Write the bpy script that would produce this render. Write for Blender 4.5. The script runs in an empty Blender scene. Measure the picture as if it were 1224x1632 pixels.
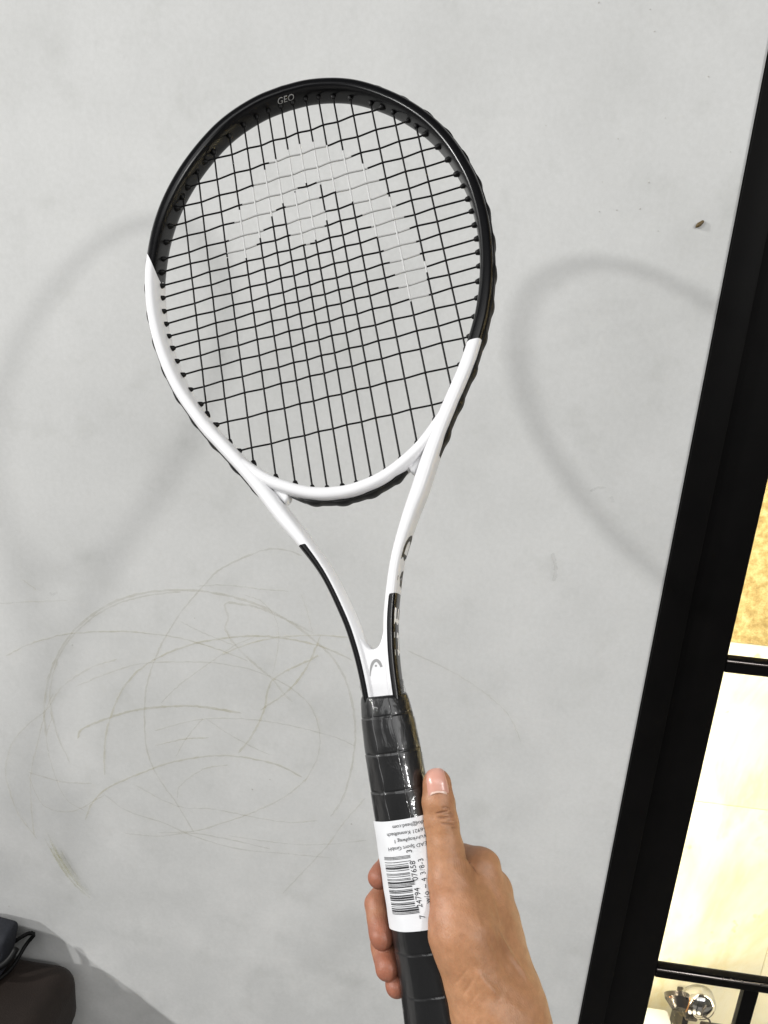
import bpy, bmesh, math, random, mathutils
import numpy as np

# ---------------------------------------------------------------- camera, light, exposure
SCN = bpy.context.scene
COL = SCN.collection
# measured layout: camera and racket attitude, string spacing, marks on the wall
CAM_ROWS=[[0.991829, -0.099626, 0.079681], [0.103524, 0.263573, -0.959068], [0.074546, 0.959481, 0.271733]]
RACKET_ROWS=[[0.948579, -0.281414, -0.144927, -0.115353], [0.009759, 0.483629, -0.875219, -0.283616], [0.31639, 0.8288, 0.461507, 1.47663]]
MAIN_X=[-105.0, -88.71, -71.84, -55.53, -41.14, -28.37, -17.22, -5.44, 5.44, 17.22, 28.37, 41.14, 55.53, 71.84, 88.71, 105.0]
CROSS_Y=[134.56, 113.72, 95.85, 80.18, 65.5, 49.97, 37.41, 24.58, 12.82, 0.0, -12.44, -24.27, -36.21, -48.94, -62.5, -77.06, -91.99, -112.77, -139.06]
STENCIL=[[[-72.0, 32.9], [-70.8, 43.1], [-66.7, 53.6], [-62.1, 64.1], [-52.2, 81.2], [-39.1, 96.8], [-23.1, 114.1], [-17.2, 115.3], [-6.1, 120.7], [6.7, 123.0], [17.7, 120.8], [28.9, 113.5], [41.2, 103.3], [47.3, 96.6], [58.8, 79.9], [65.6, 66.2], [69.9, 51.1], [75.7, 38.8], [79.2, 26.1], [83.1, 12.9], [85.5, 0.9], [86.6, -12.2], [89.7, -23.0], [87.9, -35.6], [88.5, -48.1], [76.6, -53.0], [71.0, -50.3], [66.7, -37.7], [64.5, -35.9], [63.7, -23.1], [61.0, -11.9], [58.2, 1.9], [55.5, 13.4], [51.9, 26.6], [47.0, 38.5], [41.2, 52.1], [28.3, 66.4], [20.8, 74.6], [12.9, 81.0], [5.4, 82.9], [-1.6, 80.9], [-24.0, 64.9], [-35.8, 51.8], [-43.7, 38.9], [-51.4, 26.5]],[[-14.7, 67.5], [-11.5, 74.0], [-2.5, 78.6], [6.8, 77.4], [12.9, 70.3], [16.7, 55.2], [18.2, 43.6], [12.8, 33.1], [5.2, 25.8], [-2.1, 23.9], [-9.2, 27.9], [-15.4, 38.5], [-16.5, 50.6], [-16.3, 59.9]]]
EMBLEM=[[-5.36, -326.24], [-4.37, -322.35], [-2.92, -319.09], [-1.1, -317.06], [0.94, -316.63], [2.59, -318.5], [3.53, -321.56]]
EMBLEM_DOT=[[-0.23, -320.11]]
MARKS=[('g', 1.0, [[-0.172, 1.1401], [-0.193, 1.1456], [-0.2181, 1.1437], [-0.2472, 1.1296], [-0.2809, 1.1082], [-0.3023, 1.0833], [-0.3284, 1.0482], [-0.3507, 1.0105], [-0.3691, 0.9699], [-0.3836, 0.919], [-0.3869, 0.8629], [-0.383, 0.8167], [-0.3669, 0.7765], [-0.3386, 0.7348], [-0.3146, 0.6914]]), ('g', 1.5, [[-0.5358, 0.8209], [-0.5352, 0.8731], [-0.5198, 0.9358], [-0.4868, 0.9936], [-0.4397, 1.0372], [-0.39, 1.0617], [-0.3371, 1.0733], [-0.2849, 1.0749], [-0.2329, 1.0665], [-0.1894, 1.0489], [-0.1451, 1.0197], [-0.1179, 0.9927], [-0.0981, 0.9524], [-0.0866, 0.8952], [-0.0885, 0.8341], [-0.0969, 0.7858], [-0.1132, 0.7512]]), ('g', 1.0, [[-0.5015, 0.7833], [-0.5185, 0.8287], [-0.5256, 0.8744], [-0.5239, 0.9052], [-0.507, 0.9571], [-0.4774, 0.9996], [-0.4352, 1.0354], [-0.3856, 1.0585], [-0.3327, 1.0716]]), ('o', 1.5, [[-0.4874, 0.8252], [-0.4795, 0.8421], [-0.4456, 0.8624], [-0.3981, 0.8843], [-0.3379, 0.8991], [-0.2967, 0.9023], [-0.2467, 0.9002]]), ('o', 1.2, [[-0.4487, 0.7696], [-0.4458, 0.8286], [-0.4333, 0.8769], [-0.4111, 0.9252], [-0.3737, 0.9645], [-0.3196, 0.9954], [-0.2754, 1.0104], [-0.2317, 1.0196], [-0.1883, 1.0213], [-0.145, 1.0165], [-0.1188, 1.0091], [-0.0968, 1.0002]]), ('o', 0.8, [[-0.5874, 0.9444], [-0.5531, 0.966], [-0.5008, 0.988], [-0.4409, 1.0003], [-0.3866, 1.0051], [-0.3329, 1.0032], [-0.2929, 0.9964], [-0.2396, 0.9818]]), ('g', 1.4, [[-0.1501, 1.033], [-0.1894, 1.0489], [-0.2241, 1.0607], [-0.2501, 1.0635], [-0.2717, 1.0619], [-0.2679, 1.0416], [-0.2712, 1.025], [-0.2576, 1.0032], [-0.2352, 0.9823], [-0.2036, 0.9576], [-0.1897, 0.9401], [-0.1759, 0.9273]]), ('o', 1.3, [[-0.2199, 0.9089], [-0.1853, 0.9407], [-0.1605, 0.9777], [-0.1415, 1.0318]]), ('o', 1.3, [[-0.1443, 1.0035], [-0.1484, 0.9982], [-0.2036, 0.9576], [-0.2154, 0.907], [-0.2323, 0.8643], [-0.25, 0.8361]]), ('o', 1.2, [[-0.4812, 0.6872], [-0.4701, 0.717], [-0.4446, 0.7485], [-0.3955, 0.7803], [-0.343, 0.8083], [-0.2823, 0.8272], [-0.2361, 0.8304], [-0.19, 0.8242], [-0.1575, 0.8108]]), ('g', 0.9, [[-0.1526, 0.8037], [-0.1365, 0.8476], [-0.1363, 0.8881], [-0.1515, 0.9257], [-0.1857, 0.9528], [-0.2304, 0.9686], [-0.2793, 0.9728], [-0.3375, 0.9677], [-0.392, 0.9573], [-0.4385, 0.9365], [-0.486, 0.9103]]), ('g', 1.0, [[-0.3681, 0.6828], [-0.3146, 0.6942], [-0.2715, 0.7151], [-0.2247, 0.7417], [-0.1791, 0.7758], [-0.1506, 0.8092]]), ('g', 0.9, [[-0.5666, 0.7573], [-0.5129, 0.749], [-0.4687, 0.753]]), ('g', 1.0, [[-0.4498, 0.7367], [-0.4163, 0.7143], [-0.3581, 0.7012], [-0.3146, 0.6858], [-0.2469, 0.6744], [-0.1754, 0.6778], [-0.1094, 0.6815]]), ('g', 1.1, [[-0.5589, 0.6403], [-0.5866, 0.6818], [-0.5986, 0.7249], [-0.6012, 0.7576], [-0.5881, 0.8028], [-0.5613, 0.8384], [-0.5307, 0.8686], [-0.5049, 0.9077], [-0.4613, 0.9434], [-0.4239, 0.9605]]), ('g', 0.9, [[-0.5637, 0.6453], [-0.5652, 0.7021], [-0.5616, 0.7581], [-0.5487, 0.8085], [-0.5334, 0.8631], [-0.5197, 0.8956]]), ('g', 1.0, [[-0.4223, 0.674], [-0.3681, 0.6771], [-0.3194, 0.6907], [-0.2616, 0.6889], [-0.1993, 0.6823]]), ('g', 1.0, [[-0.0654, 0.7907], [-0.0944, 0.7434], [-0.1152, 0.7017], [-0.1775, 0.6059]]), ('o', 0.8, [[-0.371, 0.8315], [-0.3288, 0.848], [-0.2918, 0.8558]]), ('g', 0.9, [[-0.3706, 0.8559], [-0.3103, 0.8813], [-0.2556, 0.8914], [-0.206, 0.8933], [-0.161, 0.8896], [-0.1115, 0.8816], [-0.0865, 0.8726]]), ('g', 0.8, [[-0.3012, 0.8851], [-0.3241, 0.8512], [-0.3406, 0.8176]]), ('g', 0.8, [[-0.2966, 0.8857], [-0.2551, 0.8611], [-0.2043, 0.8402]]), ('g', 0.9, [[-0.3385, 0.7484], [-0.3337, 0.7708], [-0.3007, 0.8025], [-0.2636, 0.8159]]), ('g', 0.9, [[-0.4007, 0.7606], [-0.3386, 0.7348], [-0.2908, 0.7384], [-0.2339, 0.7348], [-0.1774, 0.7329], [-0.1313, 0.743]]), ('g', 0.8, [[-0.3328, 1.0291], [-0.3019, 1.0165], [-0.2576, 1.0032]]), ('o', 0.9, [[-0.2751, 0.9868], [-0.2445, 1.0049], [-0.2014, 1.022], [-0.1458, 1.0322], [-0.099, 1.0347]]), ('g', 0.8, [[-0.3608, 0.902], [-0.3377, 0.93], [-0.3016, 0.9641], [-0.2576, 1.0032], [-0.2317, 1.0182]]), ('g', 0.7, [[-0.5259, 0.8693], [-0.5243, 0.854], [-0.5334, 0.8213], [-0.5266, 0.7688], [-0.5093, 0.722], [-0.4805, 0.7042]]), ('g', 0.8, [[-0.3109, 1.0823], [-0.2764, 1.0885], [-0.2335, 1.089], [-0.1867, 1.09]]), ('g', 0.7, [[-0.2461, 1.0785], [-0.2201, 1.0703], [-0.2022, 1.0473], [-0.1977, 1.0155], [-0.2039, 0.9672]]), ('g', 0.7, [[-0.1696, 1.0875], [-0.16, 1.0616], [-0.1523, 1.035]]), ('g', 0.8, [[-0.5666, 0.7573], [-0.545, 0.7053], [-0.5004, 0.701], [-0.4498, 0.7367]]), ('g', 0.7, [[-0.2617, 0.6972], [-0.1997, 0.6962], [-0.1339, 0.7014], [-0.0561, 0.7224]]), ('g', 0.9, [[-0.0252, 1.0255], [0.0176, 1.01], [0.0523, 0.9943], [0.0877, 0.973], [0.1173, 0.947], [0.1367, 0.9115]]), ('d', 2.2, [[0.1414, 1.1794], [0.148, 1.1594], [0.148, 1.1427]]), ('d', 1.2, [[0.1749, 1.2614], [0.183, 1.2669], [0.1925, 1.2678]]), ('d', 1.6, [[0.2, 1.2577], [0.2034, 1.2502]]), ('g', 1.0, [[-0.5535, 1.0648], [-0.5345, 1.0523]]), ('d', 1.6, [[-0.5149, 1.0509], [-0.5115, 1.0476], [-0.5041, 1.0522]]), ('g', 0.8, [[-0.5907, 1.0253], [-0.5539, 1.0316], [-0.4904, 1.0418]])]
SMUDGE=[[-0.5429, 0.6544], [-0.5201, 0.6058], [-0.4964, 0.5682], [-0.4666, 0.5432], [-0.4755, 0.5778], [-0.4999, 0.6033], [-0.5195, 0.6176]]
SPECKS=[[0.1073, 1.7672, 0.0009], [0.1592, 1.7631, 0.0006299999999999999], [0.1669, 1.7439, 0.000675], [0.2277, 1.7058, 0.0009], [0.1466, 1.6438, 0.000675], [0.1855, 1.6032, 0.00081], [0.1807, 1.5767, 0.0009], [0.1565, 1.5739, 0.0009], [0.1382, 1.5715, 0.00072], [0.2036, 1.5559, 0.0006299999999999999], [0.2633, 1.6374, 0.00054], [0.0698, 1.6525, 0.00045], [0.1914, 1.6658, 0.000495], [0.1369, 1.601, 0.00045], [-0.2286, 0.7786, 0.00135], [-0.2035, 0.7992, 0.0009], [-0.0826, 0.7432, 0.00135], [-0.4891, 0.9734, 0.0009], [-0.3143, 1.0353, 0.0009], [-0.616, 0.5028, 0.0009]]
BUG=[[0.2417, 1.5615], [0.2456, 1.5655], [0.2489, 1.5689]]

cam_d = bpy.data.cameras.new('camera')
cam_d.sensor_width = 36
cam_d.lens = 36 * 1130 / 1632
cam_d.clip_start = .02
cam_d.clip_end = 100
cam = bpy.data.objects.new('camera', cam_d)
COL.objects.link(cam)
cam.matrix_world = mathutils.Matrix([CAM_ROWS[0] + [0.0], CAM_ROWS[1] + [-.85], CAM_ROWS[2] + [1.45], [0, 0, 0, 1]])
SCN.camera = cam

w = bpy.data.worlds.new('World')
SCN.world = w
w.use_nodes = True
bgn = w.node_tree.nodes['Background']
bgn.inputs['Color'].default_value = (.98, 1.0, .98, 1)
bgn.inputs['Strength'].default_value = .045

def lamp(name, loc, target, power, diameter, colour):
    ld = bpy.data.lights.new(name, 'AREA')
    ld.shape = 'DISK'
    ld.size = diameter
    ld.energy = power
    ld.color = colour
    o = bpy.data.objects.new(name, ld)
    o.location = loc
    d = mathutils.Vector(target) - mathutils.Vector(loc)
    o.rotation_euler = d.to_track_quat('-Z', 'Y').to_euler()
    COL.objects.link(o)
    return o
# ceiling spots of the room: one left, one right (they throw the racket's shadows), an added left one that deepens the ottoman's shadow, the room's broad
# luminous ceiling, and the light strips of the bay behind the glass
lamp('ceiling_spot', (-3.66, -2.77, 2.88), (-.1, 0, 1.3), 90, .16, (1.0, .995, .98))
lamp('ceiling_spot', (-3.66, -1.20, 2.88), (-.1, -.1, .9), 118, .17, (1.0, .995, .98))  # added, unseen spot: deepens the ottoman's shadow, its racket shadow misses the wall
lamp('ceiling_spot', (1.79, -1.99, 2.39), (-.2, 0, 1.3), 27, .16, (1.0, .99, .97))
cl = lamp('ceiling_light', (.7, -2.5, 3.0), (.7, -2.5, 0), 66, 1, (1.0, 1.0, 1.0))
cl.data.shape = 'RECTANGLE'
cl.data.size = 3.6
cl.data.size_y = 2.2
for x, tx in ((.362, .75), (1.36, .8)):
    st = lamp('bay_strip', (x, .085, .96), (tx, .30, .96), 7.2, 1, (1.0, .90, .66))
    st.data.shape = 'RECTANGLE'
    st.rotation_euler = mathutils.Matrix(((0, 0, 0), (0, 0, 0), (0, 0, 0))).to_euler()
    z = (mathutils.Vector((x, .085, 0)) - mathutils.Vector((tx, .30, 0))).normalized()
    yv = mathutils.Vector((0, 0, 1))
    st.rotation_euler = mathutils.Matrix((yv.cross(z), yv, z)).transposed().to_euler()
    st.data.size = .012
    st.data.size_y = 1.84

SCN.view_settings.view_transform = 'Standard'
SCN.view_settings.look = 'None'
SCN.view_settings.exposure = 0
SCN.view_settings.gamma = 1
SCN.cycles.max_bounces = 8
SCN.cycles.transparent_max_bounces = 16
SCN.cycles.use_denoising = True
# ---------------------------------------------------------------- helpers
U = 0.000945            # racket and hand are modelled in "racket units"; this turns them into metres
MATS = {}

def nodes_of(name):
    m = bpy.data.materials.new(name)
    m.use_nodes = True
    nt = m.node_tree
    return m, nt, nt.nodes['Principled BSDF']

def setp(b, **kw):
    for k, v in kw.items():
        k = k.replace('_', ' ')
        s = b.inputs.get(k)
        if s is not None:
            s.default_value = v

def col(r, g, b):
    return (r, g, b, 1.0)

def add_node(nt, typ, **kw):
    n = nt.nodes.new(typ)
    for k, v in kw.items():
        setattr(n, k, v)
    return n

def noise(nt, scale, detail=4, rough=.55, coord='Object', vec_scale=None):
    tc = add_node(nt, 'ShaderNodeTexCoord')
    n = add_node(nt, 'ShaderNodeTexNoise')
    n.inputs['Scale'].default_value = scale
    n.inputs['Detail'].default_value = detail
    n.inputs['Roughness'].default_value = rough
    if vec_scale:
        mp = add_node(nt, 'ShaderNodeMapping')
        mp.inputs['Scale'].default_value = vec_scale
        nt.links.new(tc.outputs[coord], mp.inputs['Vector'])
        nt.links.new(mp.outputs['Vector'], n.inputs['Vector'])
    else:
        nt.links.new(tc.outputs[coord], n.inputs['Vector'])
    return n

def ramp(nt, src, stops):
    r = add_node(nt, 'ShaderNodeValToRGB')
    cr = r.color_ramp
    while len(cr.elements) < len(stops):
        cr.elements.new(.5)
    for e, (p, c) in zip(cr.elements, stops):
        e.position = p
        e.color = c
    nt.links.new(src, r.inputs['Fac'])
    return r

def bump(nt, bsdf, src, strength, dist, prev=None):
    b = add_node(nt, 'ShaderNodeBump')
    b.inputs['Strength'].default_value = strength
    b.inputs['Distance'].default_value = dist
    nt.links.new(src, b.inputs['Height'])
    if prev is not None:
        nt.links.new(prev.outputs['Normal'], b.inputs['Normal'])
    nt.links.new(b.outputs['Normal'], bsdf.inputs['Normal'])
    return b

def plain(name, c, rough=.5, **kw):
    m, nt, b = nodes_of(name)
    setp(b, Base_Color=col(*c), Roughness=rough, **kw)
    n = noise(nt, 60, 3)
    mul = add_node(nt, 'ShaderNodeMapRange')
    mul.inputs['To Min'].default_value = max(0, rough - .06)
    mul.inputs['To Max'].default_value = min(1, rough + .06)
    nt.links.new(n.outputs['Fac'], mul.inputs['Value'])
    nt.links.new(mul.outputs['Result'], b.inputs['Roughness'])
    return m

def mesh_obj(name, verts, faces, mat, parent=None, smooth=True, sharp=None):
    me = bpy.data.meshes.new(name)
    me.from_pydata([tuple(v) for v in verts], [], [tuple(f) for f in faces])
    if mat is not None:
        for x in (mat if isinstance(mat, (list, tuple)) else [mat]):
            me.materials.append(x)
    if smooth:
        me.polygons.foreach_set('use_smooth', [True] * len(me.polygons))
        if sharp:
            me.set_sharp_from_angle(angle=math.radians(sharp))
    me.update()
    o = bpy.data.objects.new(name, me)
    COL.objects.link(o)
    if parent is not None:
        o.parent = parent
    return o

def link_copy(o, parent=None):
    c = o.copy()
    COL.objects.link(c)
    c.parent = parent
    return c

def tag(o, label=None, cat=None, group=None, kind=None):
    if label: o['label'] = label
    if cat: o['category'] = cat
    if group: o['group'] = group
    if kind: o['kind'] = kind
    return o

def empty(name, loc=(0, 0, 0)):
    o = bpy.data.objects.new(name, None)
    o.location = loc
    COL.objects.link(o)
    return o

def bm_obj(name, bm, mat, parent=None, smooth=False, sharp=None):
    bmesh.ops.recalc_face_normals(bm, faces=bm.faces)
    me = bpy.data.meshes.new(name)
    bm.to_mesh(me)
    bm.free()
    for x in (mat if isinstance(mat, (list, tuple)) else [mat]):
        me.materials.append(x)
    if smooth:
        me.polygons.foreach_set('use_smooth', [True] * len(me.polygons))
        if sharp:
            me.set_sharp_from_angle(angle=math.radians(sharp))
    o = bpy.data.objects.new(name, me)
    COL.objects.link(o)
    if parent is not None:
        o.parent = parent
    return o

def box(bm, x0, x1, y0, y1, z0, z1, bev=0.0, seg=2):
    r = bmesh.ops.create_cube(bm, size=1.0)
    vs = r['verts']
    for v in vs:
        v.co = ((x0 + x1) / 2 + v.co.x * (x1 - x0), (y0 + y1) / 2 + v.co.y * (y1 - y0), (z0 + z1) / 2 + v.co.z * (z1 - z0))
    if bev:
        es = list({e for v in vs for e in v.link_edges})
        bmesh.ops.bevel(bm, geom=es, offset=bev, segments=seg, affect='EDGES', profile=.5)

def box_obj(name, dims, mat, parent=None, bev=0.0, seg=2):
    bm = bmesh.new()
    box(bm, *dims, bev=bev, seg=seg)
    return bm_obj(name, bm, mat, parent, smooth=bev > 0, sharp=35)

def catmull(pts, n):
    """n samples of a centripetal-free Catmull-Rom curve through pts (numpy, any dimension), evenly spaced by length."""
    p = np.array(pts, float)
    p = np.vstack([2 * p[0] - p[1], p, 2 * p[-1] - p[-2]])
    out = []
    for i in range(1, len(p) - 2):
        tt = np.linspace(0, 1, 24, endpoint=False)[:, None]
        a, b, c, d = p[i - 1], p[i], p[i + 1], p[i + 2]
        out.append(.5 * ((2 * b) + (-a + c) * tt + (2 * a - 5 * b + 4 * c - d) * tt ** 2 + (-a + 3 * b - 3 * c + d) * tt ** 3))
    out = np.vstack(out + [p[-2][None]])
    L = np.r_[0, np.cumsum(np.linalg.norm(np.diff(out[:, :2] if out.shape[1] > 3 else out, axis=0), axis=1))]
    s = np.linspace(0, L[-1], n)
    return np.stack([np.interp(s, L, out[:, k]) for k in range(out.shape[1])], 1)

def sweep_faces(nr, ns, closed_section=True, caps=True):
    f = []
    for i in range(nr - 1):
        for j in range(ns if closed_section else ns - 1):
            k = (j + 1) % ns
            f.append((i * ns + j, i * ns + k, (i + 1) * ns + k, (i + 1) * ns + j))
    if caps:
        f.append(tuple(range(ns))[::-1])
        f.append(tuple((nr - 1) * ns + j for j in range(ns)))
    return f

def tube(pts, rad, ns=8):
    """verts, faces of a round tube along 3-D points (parallel transport frame)."""
    p = np.array(pts, float)
    t = np.gradient(p, axis=0)
    t /= np.linalg.norm(t, axis=1)[:, None]
    up = np.array([0, 0, 1.]) if abs(t[0][2]) < .9 else np.array([1., 0, 0])
    a = np.cross(up, t[0]); a /= np.linalg.norm(a)
    V = []
    rad = np.broadcast_to(np.array(rad, float), (len(p),))
    for i in range(len(p)):
        a = a - t[i] * (a @ t[i]); a /= np.linalg.norm(a)
        b = np.cross(t[i], a)
        for j in range(ns):
            q = 2 * math.pi * j / ns
            V.append(p[i] + rad[i] * (math.cos(q) * a + math.sin(q) * b))
    return V, sweep_faces(len(p), ns)

def text_shape(body, size, shear=0.0, spacing=1.0, align='LEFT', offset=0.0):
    """(verts n x 2, faces) of flat lettering in the built-in font, size = height of a line."""
    cu = bpy.data.curves.new('lettering', 'FONT')
    cu.body = body
    cu.size = size
    cu.shear = shear
    cu.space_character = spacing
    cu.align_x = align
    cu.offset = offset
    cu.resolution_u = 4
    ob = bpy.data.objects.new('lettering', cu)
    COL.objects.link(ob)
    dg = bpy.context.evaluated_depsgraph_get()
    me = bpy.data.meshes.new_from_object(ob.evaluated_get(dg))
    bm = bmesh.new()
    bm.from_mesh(me)
    bmesh.ops.triangulate(bm, faces=bm.faces)
    # a few subdivisions so that lettering can bend round a curved surface
    bmesh.ops.subdivide_edges(bm, edges=[e for e in bm.edges if e.calc_length() > size * .35], cuts=1)
    bmesh.ops.triangulate(bm, faces=bm.faces)
    bm.verts.ensure_lookup_table()
    v = np.array([[q.co.x, q.co.y] for q in bm.verts])
    f = [tuple(q.index for q in fc.verts) for fc in bm.faces]
    bm.free()
    bpy.data.objects.remove(ob)
    bpy.data.curves.remove(cu)
    bpy.data.meshes.remove(me)
    return v, f

# ---------------------------------------------------------------- materials
def wall_material():
    m, nt, b = nodes_of('painted_plaster')
    n1 = noise(nt, 3.0, 6, .62)
    r1 = ramp(nt, n1.outputs['Fac'], [(.3, col(.505, .509, .50)), (.5, col(.568, .572, .565)), (.7, col(.615, .618, .61))])
    n2 = noise(nt, 7.5, 6, .62)
    r2 = ramp(nt, n2.outputs['Fac'], [(.44, col(0, 0, 0)), (.72, col(1, 1, 1))])
    # the smeared paler patches low on the wall
    tc = add_node(nt, 'ShaderNodeTexCoord')
    sp = add_node(nt, 'ShaderNodeSeparateXYZ')
    nt.links.new(tc.outputs['Object'], sp.inputs[0])
    mr = add_node(nt, 'ShaderNodeMapRange')
    mr.inputs['From Min'].default_value = 1.25
    mr.inputs['From Max'].default_value = .45
    nt.links.new(sp.outputs['Z'], mr.inputs['Value'])
    mu = add_node(nt, 'ShaderNodeMath', operation='MULTIPLY')
    nt.links.new(r2.outputs['Color'], mu.inputs[0])
    nt.links.new(mr.outputs['Result'], mu.inputs[1])
    mx = add_node(nt, 'ShaderNodeMix', data_type='RGBA')
    mu2 = add_node(nt, 'ShaderNodeMath', operation='MULTIPLY')
    mu2.inputs[1].default_value = .85
    nt.links.new(mu.outputs[0], mu2.inputs[0])
    nt.links.new(mu2.outputs[0], mx.inputs['Factor'])
    nt.links.new(r1.outputs['Color'], mx.inputs['A'])
    mx.inputs['B'].default_value = col(.70, .70, .69)
    # greasy grey smears
    n3 = noise(nt, 16, 5, .6)
    r3 = ramp(nt, n3.outputs['Fac'], [(.56, col(1, 1, 1)), (.76, col(.91, .912, .905))])
    mm = add_node(nt, 'ShaderNodeMix', data_type='RGBA', blend_type='MULTIPLY')
    mm.inputs['Factor'].default_value = 1
    nt.links.new(mx.outputs['Result'], mm.inputs['A'])
    nt.links.new(r3.outputs['Color'], mm.inputs['B'])
    n6 = noise(nt, 170, 4, .7)
    r6 = ramp(nt, n6.outputs['Fac'], [(.3, col(.955, .955, .95)), (.7, col(1.03, 1.03, 1.03))])
    m6 = add_node(nt, 'ShaderNodeMix', data_type='RGBA', blend_type='MULTIPLY')
    m6.inputs['Factor'].default_value = 1
    nt.links.new(mm.outputs['Result'], m6.inputs['A'])
    nt.links.new(r6.outputs['Color'], m6.inputs['B'])
    nt.links.new(m6.outputs['Result'], b.inputs['Base Color'])
    setp(b, Roughness=.62, Specular_IOR_Level=.25)
    n4 = noise(nt, 55, 4, .6)
    n5 = noise(nt, 420, 2, .5)
    bp = bump(nt, b, n4.outputs['Fac'], .12, .002)
    bump(nt, b, n5.outputs['Fac'], .10, .0004, bp)
    return m

def mark_material(name, c, alpha):
    m, nt, b = nodes_of(name)
    setp(b, Base_Color=col(*c), Roughness=.8, Specular_IOR_Level=0.0)
    n = noise(nt, 38, 4, .65)
    mr = add_node(nt, 'ShaderNodeMapRange')
    mr.inputs['From Min'].default_value = .3
    mr.inputs['From Max'].default_value = .7
    mr.inputs['To Min'].default_value = alpha * .25
    mr.inputs['To Max'].default_value = alpha
    nt.links.new(n.outputs['Fac'], mr.inputs['Value'])
    nt.links.new(mr.outputs['Result'], b.inputs['Alpha'])
    return m

def paint_material():
    """gloss lacquer of the frame: white, black where the paint attribute is above zero."""
    m, nt, b = nodes_of('frame_lacquer')
    at = add_node(nt, 'ShaderNodeAttribute', attribute_name='paint')
    gt = add_node(nt, 'ShaderNodeMath', operation='GREATER_THAN')
    gt.inputs[1].default_value = 0
    nt.links.new(at.outputs['Fac'], gt.inputs[0])
    mx = add_node(nt, 'ShaderNodeMix', data_type='RGBA')
    nt.links.new(gt.outputs[0], mx.inputs['Factor'])
    mx.inputs['A'].default_value = col(.70, .70, .71)
    mx.inputs['B'].default_value = col(.0022, .0022, .0028)
    nt.links.new(mx.outputs['Result'], b.inputs['Base Color'])
    mr = add_node(nt, 'ShaderNodeMapRange')
    mr.inputs['To Min'].default_value = .33
    mr.inputs['To Max'].default_value = .27
    nt.links.new(gt.outputs[0], mr.inputs['Value'])
    nt.links.new(mr.outputs['Result'], b.inputs['Roughness'])
    ms = add_node(nt, 'ShaderNodeMapRange')
    ms.inputs['To Min'].default_value = .5
    ms.inputs['To Max'].default_value = .32
    nt.links.new(gt.outputs[0], ms.inputs['Value'])
    nt.links.new(ms.outputs['Result'], b.inputs['Specular IOR Level'])
    n = noise(nt, 900, 2)
    bump(nt, b, n.outputs['Fac'], .03, .0002)
    return m

def string_material():
    m, nt, b = nodes_of('string_polyester')
    at = add_node(nt, 'ShaderNodeAttribute', attribute_name='paint')
    gt = add_node(nt, 'ShaderNodeMath', operation='GREATER_THAN')
    gt.inputs[1].default_value = .5
    nt.links.new(at.outputs['Fac'], gt.inputs[0])
    mx = add_node(nt, 'ShaderNodeMix', data_type='RGBA')
    nt.links.new(gt.outputs[0], mx.inputs['Factor'])
    mx.inputs['A'].default_value = col(.003, .003, .003)
    r = ramp(nt, at.outputs['Fac'], [(.74, col(.36, .36, .355)), (.98, col(.50, .50, .495))])
    nt.links.new(r.outputs['Color'], mx.inputs['B'])
    nt.links.new(mx.outputs['Result'], b.inputs['Base Color'])
    setp(b, Roughness=.42, Specular_IOR_Level=.2)
    return m

def skin_material():
    m, nt, b = nodes_of('skin')
    n1 = noise(nt, 42, 5, .6)
    r1 = ramp(nt, n1.outputs['Fac'], [(.25, col(.335, .163, .080)), (.5, col(.400, .202, .103)), (.75, col(.455, .240, .130))])
    at = add_node(nt, 'ShaderNodeAttribute', attribute_name='blush')
    mx = add_node(nt, 'ShaderNodeMix', data_type='RGBA')
    nt.links.new(at.outputs['Fac'], mx.inputs['Factor'])
    nt.links.new(r1.outputs['Color'], mx.inputs['A'])
    mx.inputs['B'].default_value = col(.28, .092, .062)
    at2 = add_node(nt, 'ShaderNodeAttribute', attribute_name='crease_shade')
    mx2 = add_node(nt, 'ShaderNodeMix', data_type='RGBA')
    nt.links.new(at2.outputs['Fac'], mx2.inputs['Factor'])
    nt.links.new(mx.outputs['Result'], mx2.inputs['A'])
    mx2.inputs['B'].default_value = col(.13, .048, .022)  # skin folds tinted dark: their shade is put into the colour
    n6 = noise(nt, 260, 3, .6)
    r6 = ramp(nt, n6.outputs['Fac'], [(.35, col(.9, .88, .86)), (.65, col(1.04, 1.03, 1.02))])
    mm = add_node(nt, 'ShaderNodeMix', data_type='RGBA', blend_type='MULTIPLY')
    mm.inputs['Factor'].default_value = 1
    nt.links.new(mx2.outputs['Result'], mm.inputs['A'])
    nt.links.new(r6.outputs['Color'], mm.inputs['B'])
    nt.links.new(mm.outputs['Result'], b.inputs['Base Color'])
    setp(b, Roughness=.48, Subsurface_Weight=.18, Subsurface_Scale=.004, Specular_IOR_Level=.42)
    b.inputs['Subsurface Radius'].default_value = (1.0, .35, .2)
    v = add_node(nt, 'ShaderNodeTexVoronoi', feature='DISTANCE_TO_EDGE')
    v.inputs['Scale'].default_value = 900
    tc = add_node(nt, 'ShaderNodeTexCoord')
    mp = add_node(nt, 'ShaderNodeMapping')
    mp.inputs['Rotation'].default_value = (0, 0, .5)
    mp.inputs['Scale'].default_value = (1, .55, 1)
    nt.links.new(tc.outputs['Object'], mp.inputs['Vector'])
    nt.links.new(mp.outputs['Vector'], v.inputs['Vector'])
    bp = bump(nt, b, v.outputs['Distance'], .5, .0004)
    n3 = noise(nt, 330, 4, .6, vec_scale=(1, .35, 1))
    bump(nt, b, n3.outputs['Fac'], .32, .0007, bp)
    return m

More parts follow.
